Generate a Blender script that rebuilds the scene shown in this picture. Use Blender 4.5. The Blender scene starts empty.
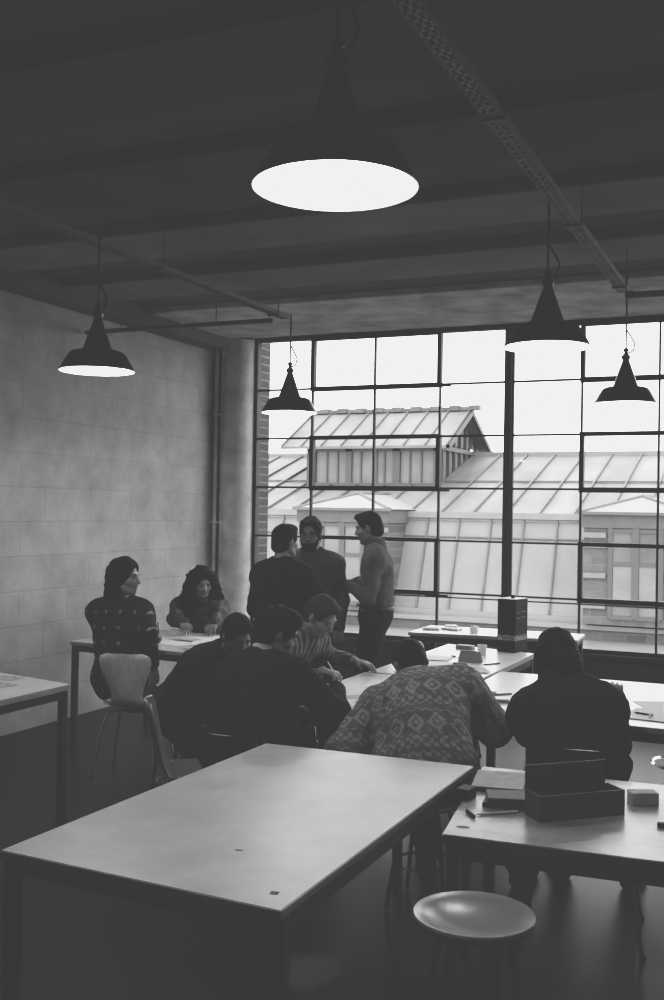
import bpy, bmesh, math, random
import numpy as np
import openvdb as vdb
from mathutils import Vector, Matrix

random.seed(7)
rng = np.random.default_rng(11)
sc = bpy.context.scene
COL = sc.collection
PI = math.pi

# ------------------------------------------------------------------ materials
def mat(name, g, rough=.6, metal=0., spec=.4, noise=0., nscale=8., bump=0., bscale=60., emit=0., stretch=None):
    """Grey principled material with optional procedural mottling and bump."""
    m = bpy.data.materials.new(name); m.use_nodes = True
    nt = m.node_tree; N = nt.nodes; L = nt.links
    b = N['Principled BSDF']
    b.inputs['Base Color'].default_value = (g, g, g, 1)
    b.inputs['Roughness'].default_value = rough
    b.inputs['Metallic'].default_value = metal
    b.inputs['Specular IOR Level'].default_value = spec
    if emit:
        b.inputs['Emission Color'].default_value = (1, 1, 1, 1)
        b.inputs['Emission Strength'].default_value = emit
    if noise or bump:
        tc = N.new('ShaderNodeTexCoord'); mp = N.new('ShaderNodeMapping')
        L.new(tc.outputs['Object'], mp.inputs['Vector'])
        if stretch: mp.inputs['Scale'].default_value = stretch
    if noise:
        n = N.new('ShaderNodeTexNoise'); n.inputs['Scale'].default_value = nscale; n.inputs['Detail'].default_value = 6
        L.new(mp.outputs[0], n.inputs['Vector'])
        r = N.new('ShaderNodeMapRange')
        r.inputs['From Min'].default_value = .3; r.inputs['From Max'].default_value = .7
        r.inputs['To Min'].default_value = g * (1 - noise); r.inputs['To Max'].default_value = g * (1 + noise)
        L.new(n.outputs['Fac'], r.inputs['Value']); L.new(r.outputs[0], b.inputs['Base Color'])
    if bump:
        n2 = N.new('ShaderNodeTexNoise'); n2.inputs['Scale'].default_value = bscale; n2.inputs['Detail'].default_value = 4
        L.new(mp.outputs[0], n2.inputs['Vector'])
        bp = N.new('ShaderNodeBump'); bp.inputs['Strength'].default_value = bump; bp.inputs['Distance'].default_value = .01
        L.new(n2.outputs['Fac'], bp.inputs['Height']); L.new(bp.outputs[0], b.inputs['Normal'])
    return m

def block_mat(name, g, mortar, bw, bh, msize=.01, noise=.15, vary=.08, axis='YZ', rough=.85, bump=.5, nscale=3.):
    m = bpy.data.materials.new(name); m.use_nodes = True
    nt = m.node_tree; N = nt.nodes; L = nt.links; b = N['Principled BSDF']
    b.inputs['Roughness'].default_value = rough; b.inputs['Specular IOR Level'].default_value = .2
    tc = N.new('ShaderNodeTexCoord'); sp = N.new('ShaderNodeSeparateXYZ'); cb = N.new('ShaderNodeCombineXYZ')
    L.new(tc.outputs['Object'], sp.inputs[0])
    L.new(sp.outputs['Y' if axis[0] == 'Y' else 'X'], cb.inputs[0]); L.new(sp.outputs['Z'], cb.inputs[1])
    br = N.new('ShaderNodeTexBrick'); L.new(cb.outputs[0], br.inputs['Vector'])
    br.inputs['Scale'].default_value = 1; br.inputs['Brick Width'].default_value = bw; br.inputs['Row Height'].default_value = bh
    br.inputs['Mortar Size'].default_value = msize; br.inputs['Mortar Smooth'].default_value = .4
    lo, hi = g * (1 - vary), g * (1 + vary)
    br.inputs['Color1'].default_value = (lo, lo, lo, 1); br.inputs['Color2'].default_value = (hi, hi, hi, 1)
    br.inputs['Mortar'].default_value = (mortar, mortar, mortar, 1)
    n = N.new('ShaderNodeTexNoise'); n.inputs['Scale'].default_value = nscale; n.inputs['Detail'].default_value = 9; n.inputs['Roughness'].default_value = .7
    L.new(tc.outputs['Object'], n.inputs['Vector'])
    r = N.new('ShaderNodeMapRange'); r.inputs['From Min'].default_value = .3; r.inputs['From Max'].default_value = .7
    r.inputs['To Min'].default_value = 1 - noise; r.inputs['To Max'].default_value = 1 + noise
    L.new(n.outputs['Fac'], r.inputs['Value'])
    mx = N.new('ShaderNodeMix'); mx.data_type = 'RGBA'; mx.blend_type = 'MULTIPLY'; mx.inputs['Factor'].default_value = 1
    L.new(br.outputs['Color'], mx.inputs['A']); L.new(r.outputs[0], mx.inputs['B']); L.new(mx.outputs['Result'], b.inputs['Base Color'])
    bp = N.new('ShaderNodeBump'); bp.inputs['Strength'].default_value = bump; bp.inputs['Distance'].default_value = .01
    mm = N.new('ShaderNodeMath'); mm.operation = 'MULTIPLY_ADD'; mm.inputs[1].default_value = -1.2
    L.new(br.outputs['Fac'], mm.inputs[0]); L.new(n.outputs['Fac'], mm.inputs[2])
    L.new(mm.outputs[0], bp.inputs['Height']); L.new(bp.outputs[0], b.inputs['Normal'])
    return m

def glass_mat():
    m = bpy.data.materials.new('window_glass'); m.use_nodes = True
    nt = m.node_tree; N = nt.nodes; L = nt.links
    N.remove(N['Principled BSDF'])
    t = N.new('ShaderNodeBsdfTransparent'); t.inputs[0].default_value = (.95, .95, .95, 1)
    g = N.new('ShaderNodeBsdfGlossy'); g.inputs['Roughness'].default_value = .02
    f = N.new('ShaderNodeFresnel'); f.inputs[0].default_value = 1.45
    mx = N.new('ShaderNodeMixShader')
    L.new(f.outputs[0], mx.inputs[0]); L.new(t.outputs[0], mx.inputs[1]); L.new(g.outputs[0], mx.inputs[2])
    L.new(mx.outputs[0], N['Material Output'].inputs['Surface'])
    return m

def pattern_mat(name, kind, **k):
    """Cloth whose pattern follows the torso, read from the mesh attribute 'weave' (across, along, through)."""
    m = bpy.data.materials.new(name); m.use_nodes = True
    nt = m.node_tree; N = nt.nodes; L = nt.links; b = N['Principled BSDF']
    b.inputs['Roughness'].default_value = .9; b.inputs['Specular IOR Level'].default_value = .15
    at = N.new('ShaderNodeAttribute'); at.attribute_name = 'weave'
    sp = N.new('ShaderNodeSeparateXYZ'); L.new(at.outputs['Vector'], sp.inputs[0])
    def M(op, a, c=None, d=None):
        n = N.new('ShaderNodeMath'); n.operation = op
        for i, v in enumerate((a, c, d)):
            if v is None: continue
            if isinstance(v, (int, float)): n.inputs[i].default_value = v
            else: L.new(v, n.inputs[i])
        return n.outputs[0]
    u, v = sp.outputs['X'], sp.outputs['Y']
    if kind == 'plaid':
        P = .105
        au = M('ABSOLUTE', M('SUBTRACT', M('FRACT', M('DIVIDE', M('ADD', u, 5), P)), .5))
        av = M('ABSOLUTE', M('SUBTRACT', M('FRACT', M('DIVIDE', M('ADD', v, 5), P)), .5))
        su, sv = M('LESS_THAN', au, .10), M('LESS_THAN', av, .10)
        both = M('MULTIPLY', su, sv)
        val = M('ADD', M('ADD', .010, M('MULTIPLY', M('ADD', su, sv), .013)), M('MULTIPLY', both, .22))
    elif kind == 'check':
        au = M('ABSOLUTE', M('SUBTRACT', M('FRACT', M('DIVIDE', M('ADD', u, 5), .07)), .5)); av = M('ABSOLUTE', M('SUBTRACT', M('FRACT', M('DIVIDE', M('ADD', v, 5), .07)), .5))
        val = M('ADD', .045, M('MULTIPLY', M('ADD', M('LESS_THAN', au, .14), M('LESS_THAN', av, .14)), .045))
    elif kind == 'stripe':
        au = M('ABSOLUTE', M('SUBTRACT', M('FRACT', M('DIVIDE', M('ADD', u, 5), .045)), .5))
        val = M('ADD', .08, M('MULTIPLY', M('LESS_THAN', au, .2), .16))
    else:  # nordic knit: bands of diamonds and flecks, stepped like stitches
        q = .0085
        uq = M('MULTIPLY', M('FLOOR', M('DIVIDE', M('ADD', u, 5), q)), q); vq = M('MULTIPLY', M('FLOOR', M('DIVIDE', M('ADD', v, 5.03), q)), q)
        fv = M('FRACT', M('DIVIDE', vq, .215))
        du = M('ABSOLUTE', M('SUBTRACT', M('FRACT', M('DIVIDE', uq, .092)), .5)); dv = M('ABSOLUTE', M('SUBTRACT', fv, .66))
        dist = M('ADD', du, M('MULTIPLY', dv, 2.0))
        ring = M('ADD', M('LESS_THAN', dist, .14), M('LESS_THAN', M('ABSOLUTE', M('SUBTRACT', dist, .36)), .10))
        band = M('LESS_THAN', dv, .24)
        fleck = M('LESS_THAN', M('FRACT', M('ADD', M('DIVIDE', uq, .042), M('MULTIPLY', M('FLOOR', M('DIVIDE', vq, .021)), .5))), .42)
        stripe = M('ADD', M('LESS_THAN', fv, .10), M('LESS_THAN', M('ABSOLUTE', M('SUBTRACT', fv, .37)), .03))
        patt = M('ADD', M('MULTIPLY', band, ring), M('MULTIPLY', M('SUBTRACT', 1, band), M('MULTIPLY', fleck, .8)))
        patt = M('MULTIPLY', M('MINIMUM', patt, 1.), M('SUBTRACT', 1., M('MINIMUM', stripe, 1.)))
        val = M('ADD', .18, M('MULTIPLY', patt, .24))
    n = N.new('ShaderNodeTexNoise'); n.inputs['Scale'].default_value = 90; n.inputs['Detail'].default_value = 3
    L.new(at.outputs['Vector'], n.inputs['Vector'])
    val = M('MULTIPLY', val, M('ADD', .65, M('MULTIPLY', n.outputs['Fac'], .7)))
    L.new(val, b.inputs['Base Color'])
    bp = N.new('ShaderNodeBump'); bp.inputs['Strength'].default_value = .4; bp.inputs['Distance'].default_value = .01
    L.new(n.outputs['Fac'], bp.inputs['Height']); L.new(bp.outputs[0], b.inputs['Normal'])
    return m

M = {}
M['wall'] = block_mat('painted_blockwork', .43, .40, .58, .27, .008, .22, .045, bump=.3)
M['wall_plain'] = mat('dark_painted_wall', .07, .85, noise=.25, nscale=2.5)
M['rear_wall'] = mat('rear_wall_paint', .06, .9, noise=.2, nscale=2)
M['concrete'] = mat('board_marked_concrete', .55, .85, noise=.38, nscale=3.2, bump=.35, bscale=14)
M['column'] = mat('column_concrete', .72, .85, noise=.28, nscale=5, bump=.35, bscale=18)
M['ceiling'] = mat('ceiling_paint', .11, .9, noise=.25, nscale=2)
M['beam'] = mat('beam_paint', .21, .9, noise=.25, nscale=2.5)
M['beam_shaded'] = mat('shaded_beam_paint', .07, .9, noise=.25, nscale=2.5)  # same beam paint, darkened to imitate light falling off away from the window
M['floor'] = mat('worn_dark_floor', .004, .38, spec=.14, noise=.35, nscale=4)
M['steel_dark'] = mat('dark_painted_steel', .022, .5, spec=.4)
M['frame'] = mat('window_steel', .025, .6, spec=.3)
M['glass'] = glass_mat()
M['chrome'] = mat('chrome', .75, .18, metal=1.)
M['top_white'] = mat('white_laminate', .72, .32, spec=.5, noise=.05, nscale=7)
M['top_edge'] = mat('laminate_edge', .38, .5, noise=.15, nscale=30)
M['top_front'] = mat('worn_laminate', .72, .36, spec=.5, noise=.10, nscale=6, bump=.04, bscale=40)
M['top_worn'] = mat('stained_bench_top', .40, .34, spec=.5, noise=.6, nscale=5, bump=.08, bscale=25)
M['wood'] = mat('light_plywood', .85, .42, noise=.12, nscale=6, stretch=(8, 8, 1))
M['wood_light'] = mat('pale_plywood', .62, .45, noise=.1, nscale=6)
M['wood_dark'] = mat('black_stained_plywood', .010, .6, spec=.15)
M['wood_mid'] = mat('brown_stained_plywood', .2, .3, spec=.6)
M['ply_edge'] = mat('plywood_edge', .45, .5)
M['paper'] = mat('white_paper', .86, .8, spec=.2)
M['paper_grey'] = mat('printed_paper', .5, .8, spec=.2, noise=.5, nscale=28)
M['ink'] = mat('dark_print', .05, .7)
M['black'] = mat('black_card', .008, .6, spec=.15)
M['black_leather'] = mat('black_leather', .014, .5, bump=.2, bscale=60)
M['grey_dark'] = mat('dark_grey_card', .04, .6, noise=.3, nscale=20)
M['grey_mid'] = mat('mid_grey_plastic', .25, .5)
M['grey_light'] = mat('light_grey_card', .5, .7, noise=.15, nscale=25)
M['box_wood'] = mat('dark_box_wood', .05, .5, noise=.3, nscale=12)
M['box_edge'] = mat('worn_box_edge', .35, .6, noise=.3, nscale=30)
M['band'] = mat('printed_band', .22, .6, noise=.95, nscale=55)
M['shade'] = mat('black_enamel', .018, .3, spec=.5)
M['enamel'] = mat('white_enamel', .88, .35, emit=.55)
M['bulb'] = mat('lit_bulb', .9, .3, emit=14.)
M['cord'] = mat('black_cord', .015, .6)
M['tray'] = mat('galvanised_tray', .3, .6, metal=.4, noise=.3, nscale=12)
M['pipe'] = mat('painted_pipe', .12, .5)
M['stool_seat'] = mat('glossy_moulded_seat', .40, .28, spec=.8)
M['skin'] = mat('skin', .24, .5, spec=.35, noise=.06, nscale=40)
M['eye'] = mat('dark_iris', .02, .2)
M['lip'] = mat('lips', .2, .5)
M['hair_black'] = mat('black_hair', .003, .7, spec=.08, bump=.3, bscale=90, noise=.3, nscale=50)
M['hair_brown'] = mat('dark_brown_hair', .004, .7, spec=.08, bump=.3, bscale=90, noise=.3, nscale=50)
M['hair_fair'] = mat('fair_hair', .035, .7, spec=.08, bump=.3, bscale=90, noise=.3, nscale=50)
M['cloth_black'] = mat('black_wool', .010, .95, spec=.1, bump=.3, bscale=120)
M['cloth_dark'] = mat('dark_cotton', .028, .95, spec=.1, bump=.25, bscale=90, noise=.25, nscale=14)
M['cloth_grey'] = mat('grey_cotton', .075, .95, spec=.1, bump=.25, bscale=90, noise=.2, nscale=12)
M['cloth_mid'] = mat('mid_grey_shirt', .11, .95, spec=.1, bump=.25, bscale=90, noise=.2, nscale=12)
M['denim'] = mat('dark_denim', .03, .95, spec=.1, bump=.3, bscale=110, noise=.3, nscale=20)
M['collar'] = mat('white_shirt_cotton', .7, .9, spec=.1)
M['shoe'] = mat('black_shoe', .015, .45)
M['buckle'] = mat('buckle_metal', .6, .3, metal=1.)
M['plaid'] = pattern_mat('plaid_flannel', 'plaid')
M['nordic'] = pattern_mat('nordic_knit', 'nordic')
M['check'] = pattern_mat('checked_cotton', 'check')
M['stripe'] = pattern_mat('ribbed_stripe_knit', 'stripe')
M['zinc'] = mat('zinc_roofing', .111, .6, spec=.3, noise=.32, nscale=1.1, stretch=(1, .3, 1))
M['zinc_steep'] = mat('steep_zinc_roofing', .133, .6, spec=.3, noise=.16, nscale=.8, stretch=(1.4, 1, .4))
M['zinc_seam'] = mat('roof_batten', .072, .6, noise=.2, nscale=2)
M['zinc_dark'] = mat('weathered_zinc', .062, .6, noise=.3, nscale=3)
M['zinc_pale'] = mat('pale_zinc', .145, .6, noise=.12, nscale=2)
M['render_grey'] = mat('grey_render', .063, .8, noise=.15, nscale=3)
M['brick_out'] = block_mat('outside_brick', .07, .085, .5, .2, .025, .2, .2, 'XZ', nscale=2.)
M['brick_pier'] = block_mat('pier_brick', .04, .09, .23, .085, .012, .2, .2, 'XZ', nscale=6.)
M['dormer_glass'] = mat('dormer_glass', .085, .15, spec=.6, noise=.2, nscale=1.5)
M['dormer_blind'] = mat('dormer_blind', .12, .7, noise=.15, nscale=2)
M['joinery'] = mat('dormer_joinery', .050, .6)
M['joinery_pale'] = mat('pale_joinery', .140, .6)

# ------------------------------------------------------------------ mesh helpers
class MB:
    def __init__(s): s.bm = bmesh.new()
    def box(s, x0, y0, z0, x1, y1, z1, bev=0., mi=0):
        r = bmesh.ops.create_cube(s.bm, size=1)
        vs = r['verts']
        for v in vs:
            v.co = Vector(((x0 + x1) / 2 + v.co.x * (x1 - x0), (y0 + y1) / 2 + v.co.y * (y1 - y0), (z0 + z1) / 2 + v.co.z * (z1 - z0)))
        fs = list({f for v in vs for f in v.link_faces})
        for f in fs: f.material_index = mi
        if bev:
            es = list({e for v in vs for e in v.link_edges})
            rr = bmesh.ops.bevel(s.bm, geom=es, offset=bev, segments=2, affect='EDGES', profile=.5)
            for f in rr['faces']: f.material_index = mi
        return s
    def tube(s, pts, r, n=8, cap=True, mi=0):
        pts = [Vector(p) for p in pts]
        rs = r if isinstance(r, (list, tuple)) else [r] * len(pts)
        rings = []; ref = None
        for i, p in enumerate(pts):
            t = ((pts[min(i + 1, len(pts) - 1)] - pts[max(i - 1, 0)])).normalized()
            if ref is None: ref = Vector((0, 0, 1)) if abs(t.z) < .9 else Vector((1, 0, 0))
            a = t.cross(ref).normalized(); b = a.cross(t).normalized(); ref = b
            rings.append([s.bm.verts.new(p + (a * math.cos(2 * PI * k / n) + b * math.sin(2 * PI * k / n)) * rs[i]) for k in range(n)])
        for i in range(len(rings) - 1):
            for k in range(n):
                f = s.bm.faces.new((rings[i][k], rings[i][(k + 1) % n], rings[i + 1][(k + 1) % n], rings[i + 1][k])); f.material_index = mi
        if cap:
            s.bm.faces.new(rings[0][::-1]).material_index = mi; s.bm.faces.new(rings[-1]).material_index = mi
        return s
    def lathe(s, prof, n=40, c=(0, 0, 0), closed=False, mi=0):
        rings = []
        for r, z in prof:
            if r < 1e-5: rings.append([s.bm.verts.new((c[0], c[1], c[2] + z))])
            else: rings.append([s.bm.verts.new((c[0] + r * math.cos(2 * PI * k / n), c[1] + r * math.sin(2 * PI * k / n), c[2] + z)) for k in range(n)])
        pairs = list(zip(rings, rings[1:]))
        if closed: pairs.append((rings[-1], rings[0]))
        for A, B in pairs:
            for k in range(n):
                q = (k + 1) % n
                vs = [A[0], B[q], B[k]] if len(A) == 1 and len(B) > 1 else [A[k], A[q], B[0]] if len(B) == 1 and len(A) > 1 else [A[k], A[q], B[q], B[k]]
                if len(set(vs)) >= 3: s.bm.faces.new(vs).material_index = mi
        return s
    def poly(s, pts, mi=0):
        s.bm.faces.new([s.bm.verts.new(p) for p in pts]).material_index = mi; return s
    def prism(s, pts, d, mi=0):
        """pts: polygon, extruded by the vector d."""
        d = Vector(d); a = [s.bm.verts.new(p) for p in pts]; b = [s.bm.verts.new(Vector(p) + d) for p in pts]
        fs = [s.bm.faces.new(a), s.bm.faces.new(b[::-1])]
        for i in range(len(a)): fs.append(s.bm.faces.new((a[i], b[i], b[(i + 1) % len(a)], a[(i + 1) % len(a)])))
        for f in fs: f.material_index = mi
        return s
    def build(s, name, m, parent=None, smooth=False, loc=(0, 0, 0), rotz=0.):
        bmesh.ops.recalc_face_normals(s.bm, faces=s.bm.faces)
        me = bpy.data.meshes.new(name); s.bm.to_mesh(me); s.bm.free()
        for mm in (m if isinstance(m, (list, tuple)) else [m]): me.materials.append(mm)
        if smooth:
            me.polygons.foreach_set('use_smooth', [True] * len(me.polygons))
            me.set_sharp_from_angle(angle=math.radians(38))
        o = bpy.data.objects.new(name, me); COL.objects.link(o)
        o.location = loc; o.rotation_euler = (0, 0, rotz)
        if parent is not None: o.parent = parent
        return o

def tag(o, label, cat, group=None):
    o['label'] = label; o['category'] = cat
    if group: o['group'] = group
    return o
def thing(name, label, cat, loc=(0, 0, 0), rotz=0., group=None):
    o = bpy.data.objects.new(name, None); COL.objects.link(o); o.empty_display_size = .1
    o.location = loc; o.rotation_euler = (0, 0, rotz)
    return tag(o, label, cat, group)
def struct(o): o['kind'] = 'structure'; return o
def copy_tree(o, parent=None):
    c = o.copy(); COL.objects.link(c); c.parent = parent
    for ch in list(o.children): copy_tree(ch, c)
    return c

# ------------------------------------------------------------------ camera
H = 1.75
yaw, pit, roll, F_PX = .4162, .0099, .0165, 1041.22
cy, sy = math.cos(yaw), math.sin(yaw)
r0 = Vector((cy, sy, 0)); f0 = Vector((-sy, cy, 0)); u0 = Vector((0, 0, 1))
fw = f0 * math.cos(pit) + u0 * math.sin(pit); up = u0 * math.cos(pit) - f0 * math.sin(pit)
r2 = r0 * math.cos(roll) + up * math.sin(roll); u2 = up * math.cos(roll) - r0 * math.sin(roll)
cd = bpy.data.cameras.new('camera'); cam = bpy.data.objects.new('camera', cd); COL.objects.link(cam)
cam.matrix_world = Matrix(((r2.x, u2.x, -fw.x, 0), (r2.y, u2.y, -fw.y, 0), (r2.z, u2.z, -fw.z, H), (0, 0, 0, 1)))
cd.sensor_fit = 'VERTICAL'; cd.sensor_height = 36; cd.lens = F_PX / 1000 * 36; cd.clip_end = 200; cd.clip_start = .05
sc.camera = cam

# ------------------------------------------------------------------ room shell
XL, XR, YF, YB, ZC = -5.45, 3.6, -3.0, 9.47, 3.53
WX0, WZ0, WZ1, SX, SZ = -5.05, .53, 3.4625, .6687, .4955
struct(MB().box(XL - .3, YF - .3, -.2, XR + .3, YB + .3, 0).build('floor', M['floor']))
struct(MB().box(XL - .3, YF - .3, ZC, XR + .3, YB + .3, ZC + .2).build('ceiling', M['ceiling']))
struct(MB().box(XL - .3, YF - .3, 0, XL, YB + .3, ZC).build('wall_left', M['wall']))
struct(MB().box(XR, YF - .3, 0, XR + .3, YB + .3, ZC).build('wall_right', M['rear_wall']))
struct(MB().box(XL, YF - .3, 0, XR, YF, ZC).build('wall_rear', M['rear_wall']))
WX1 = WX0 + .635 + 12 * SX          # right end of the window band
WX1 = min(WX1, XR - .1)
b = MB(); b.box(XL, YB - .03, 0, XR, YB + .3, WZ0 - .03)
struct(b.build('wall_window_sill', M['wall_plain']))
b = MB(); b.box(XL, YB - .28, WZ1 + .04, XR, YB + .3, ZC)
struct(b.build('trim_lintel', M['concrete']))
struct(MB().box(XL, YB - .04, 0, WX0 - .02, YB + .1, WZ1 + .04).lathe([(0, 0), (.19, 0), (.19, WZ1 + .02), (0, WZ1 + .02)], 48, (-5.255, YB - .02, 0)).build('trim_column', M['column'], smooth=True))
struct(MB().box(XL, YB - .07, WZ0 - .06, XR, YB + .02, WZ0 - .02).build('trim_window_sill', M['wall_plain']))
# transverse concrete beams, soffits lit from the window; those far from it coloured darker as falloff
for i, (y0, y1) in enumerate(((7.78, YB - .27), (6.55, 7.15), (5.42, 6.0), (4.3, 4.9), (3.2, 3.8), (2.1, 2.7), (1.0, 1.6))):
    struct(MB().box(XL, y0, 3.47 if i == 0 else 3.45, XR, y1, ZC, .012).build('trim_beam', M['concrete'] if i == 0 else M['beam'] if i < 3 else M['beam_shaded']))
struct(MB().box(XL, YF, 3.36, XL + .22, YB - .3, ZC, .01).build('trim_edge_beam', M['ceiling']))
b = MB(); b.tube([(XL + .05, YB - .22, 0), (XL + .05, YB - .22, 3.45)], .02, 10); b.tube([(XL + .11, YB - .2, 0), (XL + .11, YB - .2, 3.45)], .011, 8)
for z in (.5, 1.6, 2.7): b.box(XL + .01, YB - .25, z, XL + .14, YB - .17, z + .02)
struct(b.build('trim_conduit', M['column'], smooth=True))

# the steel window: one structure with its frame, glazing bars, opening casements and glass
win = bpy.data.objects.new('window_1', None); COL.objects.link(win); struct(win); win.location = (0, 0, 0)
mx = [WX0] + [WX0 + .635 + k * SX for k in range(13)]
mx = [x for x in mx if x < WX1 - .2] + [WX1]
rows = [WZ1 - j * SZ for j in range(6)] + [WZ0]
b = MB()
b.box(WX0 - .03, YB - .03, WZ0 - .03, WX0 + .02, YB + .05, WZ1 + .04); b.box(WX1 - .03, YB - .03, WZ0 - .03, WX1 + .03, YB + .05, WZ1 + .04)
b.box(WX0, YB - .03, WZ1, WX1, YB + .05, WZ1 + .05); b.box(WX0, YB - .03, WZ0 - .03, WX1, YB + .05, WZ0 + .02)
b.build('window_frame', M['frame'], win)
for k in (4, 8, 12):
    if k < len(mx) - 1:
        MB().box(mx[k] - .035, YB - .05, WZ0, mx[k] + .03, YB + .04, WZ1).box(mx[k] + .034, YB - .02, WZ0, mx[k] + .048, YB + .02, WZ1).build('window_mullion', M['frame'], win)
b = MB()
for k, x in enumerate(mx[1:-1], 1):
    if k not in (4, 8, 12): b.box(x - .009, YB - .015, WZ0, x + .009, YB + .02, WZ1)
for j, z in enumerate(rows[1:-1], 1):
    h = .009
    b.box(WX0, YB - .014, z - h, WX1, YB + .02, z + h)
    if j == 5: b.box(WX0, YB - .03, z - .045, WX1, YB - .016, z - .033)
b.build('glazing_bars', M['frame'], win)
def casement(k0, k1, j0, j1):
    b = MB(); x0, x1, z1, z0 = mx[k0], mx[k1], rows[j0], rows[j1]; w = .028
    b.box(x0 - .006, YB - .035, z0 - w, x1 + .006, YB + .03, z0 + w * .6); b.box(x0 - .006, YB - .035, z1 - w * .6, x1 + .006, YB + .03, z1 + w * .7)
    b.box(x0 - w * .5, YB - .035, z0 - w, x0 + w * .9, YB + .03, z1 + w * .7); b.box(x1 - w * .9, YB - .035, z0 - w, x1 + w * .5, YB + .03, z1 + w * .7)
    xm = (x0 + x1) / 2
    c = b.build('casement', M['frame'], win)
    MB().box(x1 - .1, YB - .06, z0 - .03, x1 + .12, YB - .036, z0 - .012).build('casement_stay', M['frame'], c)
for k0, k1 in ((1, 3), (5, 7), (9, 11)):
    if k1 < len(mx):
        for j0, j1 in ((0, 1), (2, 3), (4, 5)): casement(k0, k1, j0, j1)
MB().poly([(WX0, YB + .004, WZ0), (WX1, YB + .004, WZ0), (WX1, YB + .004, WZ1), (WX0, YB + .004, WZ1)]).build('window_glass', M['glass'], win)

# ------------------------------------------------------------------ outside
struct(MB().box(XL - .5, YB + .32, -3, -5.236, YB + .65, 5.5).build('trim_brick_pier', M['brick_pier']))
struct(MB().box(-60, 12, -9.2, 60, 90, -9).build('ground', M['render_grey']))
bld = thing('building', 'zinc-roofed building across the courtyard with dormers and a glazed roof lantern', 'building', (-8, 25, -9))
O = Vector((-8, 25, -9))
def ext(b, name, m, parent=None, smooth=False):
    p = parent if parent is not None else bld
    o = b.build(name, m, None, smooth)
    o.data.transform(Matrix.Translation(-O)); o.parent = p
    return o
BX0, BX1 = -30., 10.
YB0, ZB0, YFO, ZFO, YRI, ZRI = 25.0, -.70, 25.925, 1.62, 32.13, 3.57
ext(MB().box(BX0, 25.0, -9, BX1, 40, -.9), 'lower_wall', M['render_grey'])
ext(MB().prism([(BX0, YB0, ZB0), (BX0, YFO, ZFO), (BX0, YFO + .3, ZFO), (BX0, YB0 + .3, ZB0)], (BX1 - BX0, 0, 0)), 'steep_roof', M['zinc_steep'])
ext(MB().prism([(BX0, YFO, ZFO + .05), (BX0, YRI, ZRI), (BX0, 38.3, ZFO), (BX0, YFO + .2, ZFO - .2)], (BX1 - BX0, 0, 0)), 'upper_roof', M['zinc'])
ext(MB().box(BX0, YRI - .12, ZRI - .04, BX1, YRI + .12, ZRI + .10), 'ridge_cap', M['zinc_pale'])
ext(MB().box(BX0, YFO - .12, ZFO - .02, BX1, YFO + .12, ZFO + .14).box(BX0, YFO - .06, ZFO - .09, BX1, YFO + .05, ZFO - .03), 'roof_fold_capping', M['zinc_pale'])
b = MB(); x = BX0 + .33
while x < BX1:
    b.prism([(x - .02, YB0 - .01, ZB0), (x + .02, YB0 - .01, ZB0), (x + .02, YB0 - .05, ZB0 + .03), (x - .02, YB0 - .05, ZB0 + .03)], (0, YFO - YB0, ZFO - ZB0))
    x += .84
for t in (.78,):
    yy, zz = YB0 + (YFO - YB0) * t, ZB0 + (ZFO - ZB0) * t
    b.box(BX0, yy - .05, zz, BX1, yy + .02, zz + .025)
ext(b, 'steep_roof_battens', M['zinc_seam'])
b = MB(); x = BX0 + .1
while x < BX1:
    b.prism([(x - .022, YFO, ZFO + .05), (x + .022, YFO, ZFO + .05), (x + .022, YFO, ZFO + .12), (x - .022, YFO, ZFO + .12)], (0, YRI - YFO, ZRI - ZFO - .05))
    x += .86
for t in (.5,):
    yy, zz = YFO + (YRI - YFO) * t, ZFO + .05 + (ZRI - ZFO) * t
    b.box(BX0, yy - .03, zz, BX1, yy + .05, zz + .03)
ext(b, 'upper_roof_battens', M['zinc_seam'])
ext(MB().box(BX0, 24.75, -1.19, BX1, 25.05, -.92), 'brick_parapet', M['brick_out'])
ext(MB().box(BX0, 24.65, -.93, BX1, 25.1, -.83).box(BX0, 24.9, -.83, BX1, 25.1, -.68), 'parapet_coping', M['zinc_pale'])
ext(MB().prism([(BX0, 24.75, -1.18), (BX0, 23.3, -1.45), (BX0, 23.3, -1.6), (BX0, 24.75, -1.5)], (BX1 - BX0, 0, 0)).box(BX0, 23.15, -1.7, BX1, 23.4, -1.42), 'eaves_apron', M['zinc_pale'])
# glazed roof lantern
LX0, LX1, LY0, LY1 = -13.5, -9.35, 28.6, 32.6
EX0, EX1, EY0, EY1, EZ, RZ, RY = -14.25, -8.9, 28.3, 33.0, 3.66, 4.87, 30.6
lan = ext(MB().box(LX0, LY0 + .12, 1.6, LX1, LY1, 3.75).prism([(LX0, LY0 + .12, 3.7), (LX0, LY1, 3.7), (LX0, RY, 4.8)], (LX1 - LX0, 0, 0)), 'roof_lantern', M['joinery_pale'])
ext(MB().prism([(EX0, EY0, EZ), (EX0, RY, RZ), (EX0, EY1, EZ), (EX0, EY1, EZ - .08), (EX0, RY, RZ - .1), (EX0, EY0, EZ - .08)], (EX1 - EX0, 0, 0)), 'lantern_roof', M['zinc'], lan)
b = MB(); x = EX0 + .04
while x <= EX1 + .01:
    b.prism([(x - .02, EY0 - .02, EZ), (x + .02, EY0 - .02, EZ), (x + .02, EY0 - .02, EZ + .05), (x - .02, EY0 - .02, EZ + .05)], (0, RY - EY0, RZ - EZ)); x += .655
ext(b, 'lantern_battens', M['zinc_seam'], lan)
b = MB(); b.box(EX0, RY - .12, RZ - .02, EX1 + .05, RY + .12, RZ + .09)
for k in range(9): b.box(EX0 + .3 + k * .62, RY - .15, RZ - .02, EX0 + .62 + k * .62, RY + .1, RZ + .13)
ext(b, 'lantern_ridge', M['zinc_dark'], lan)
b = MB()
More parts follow.
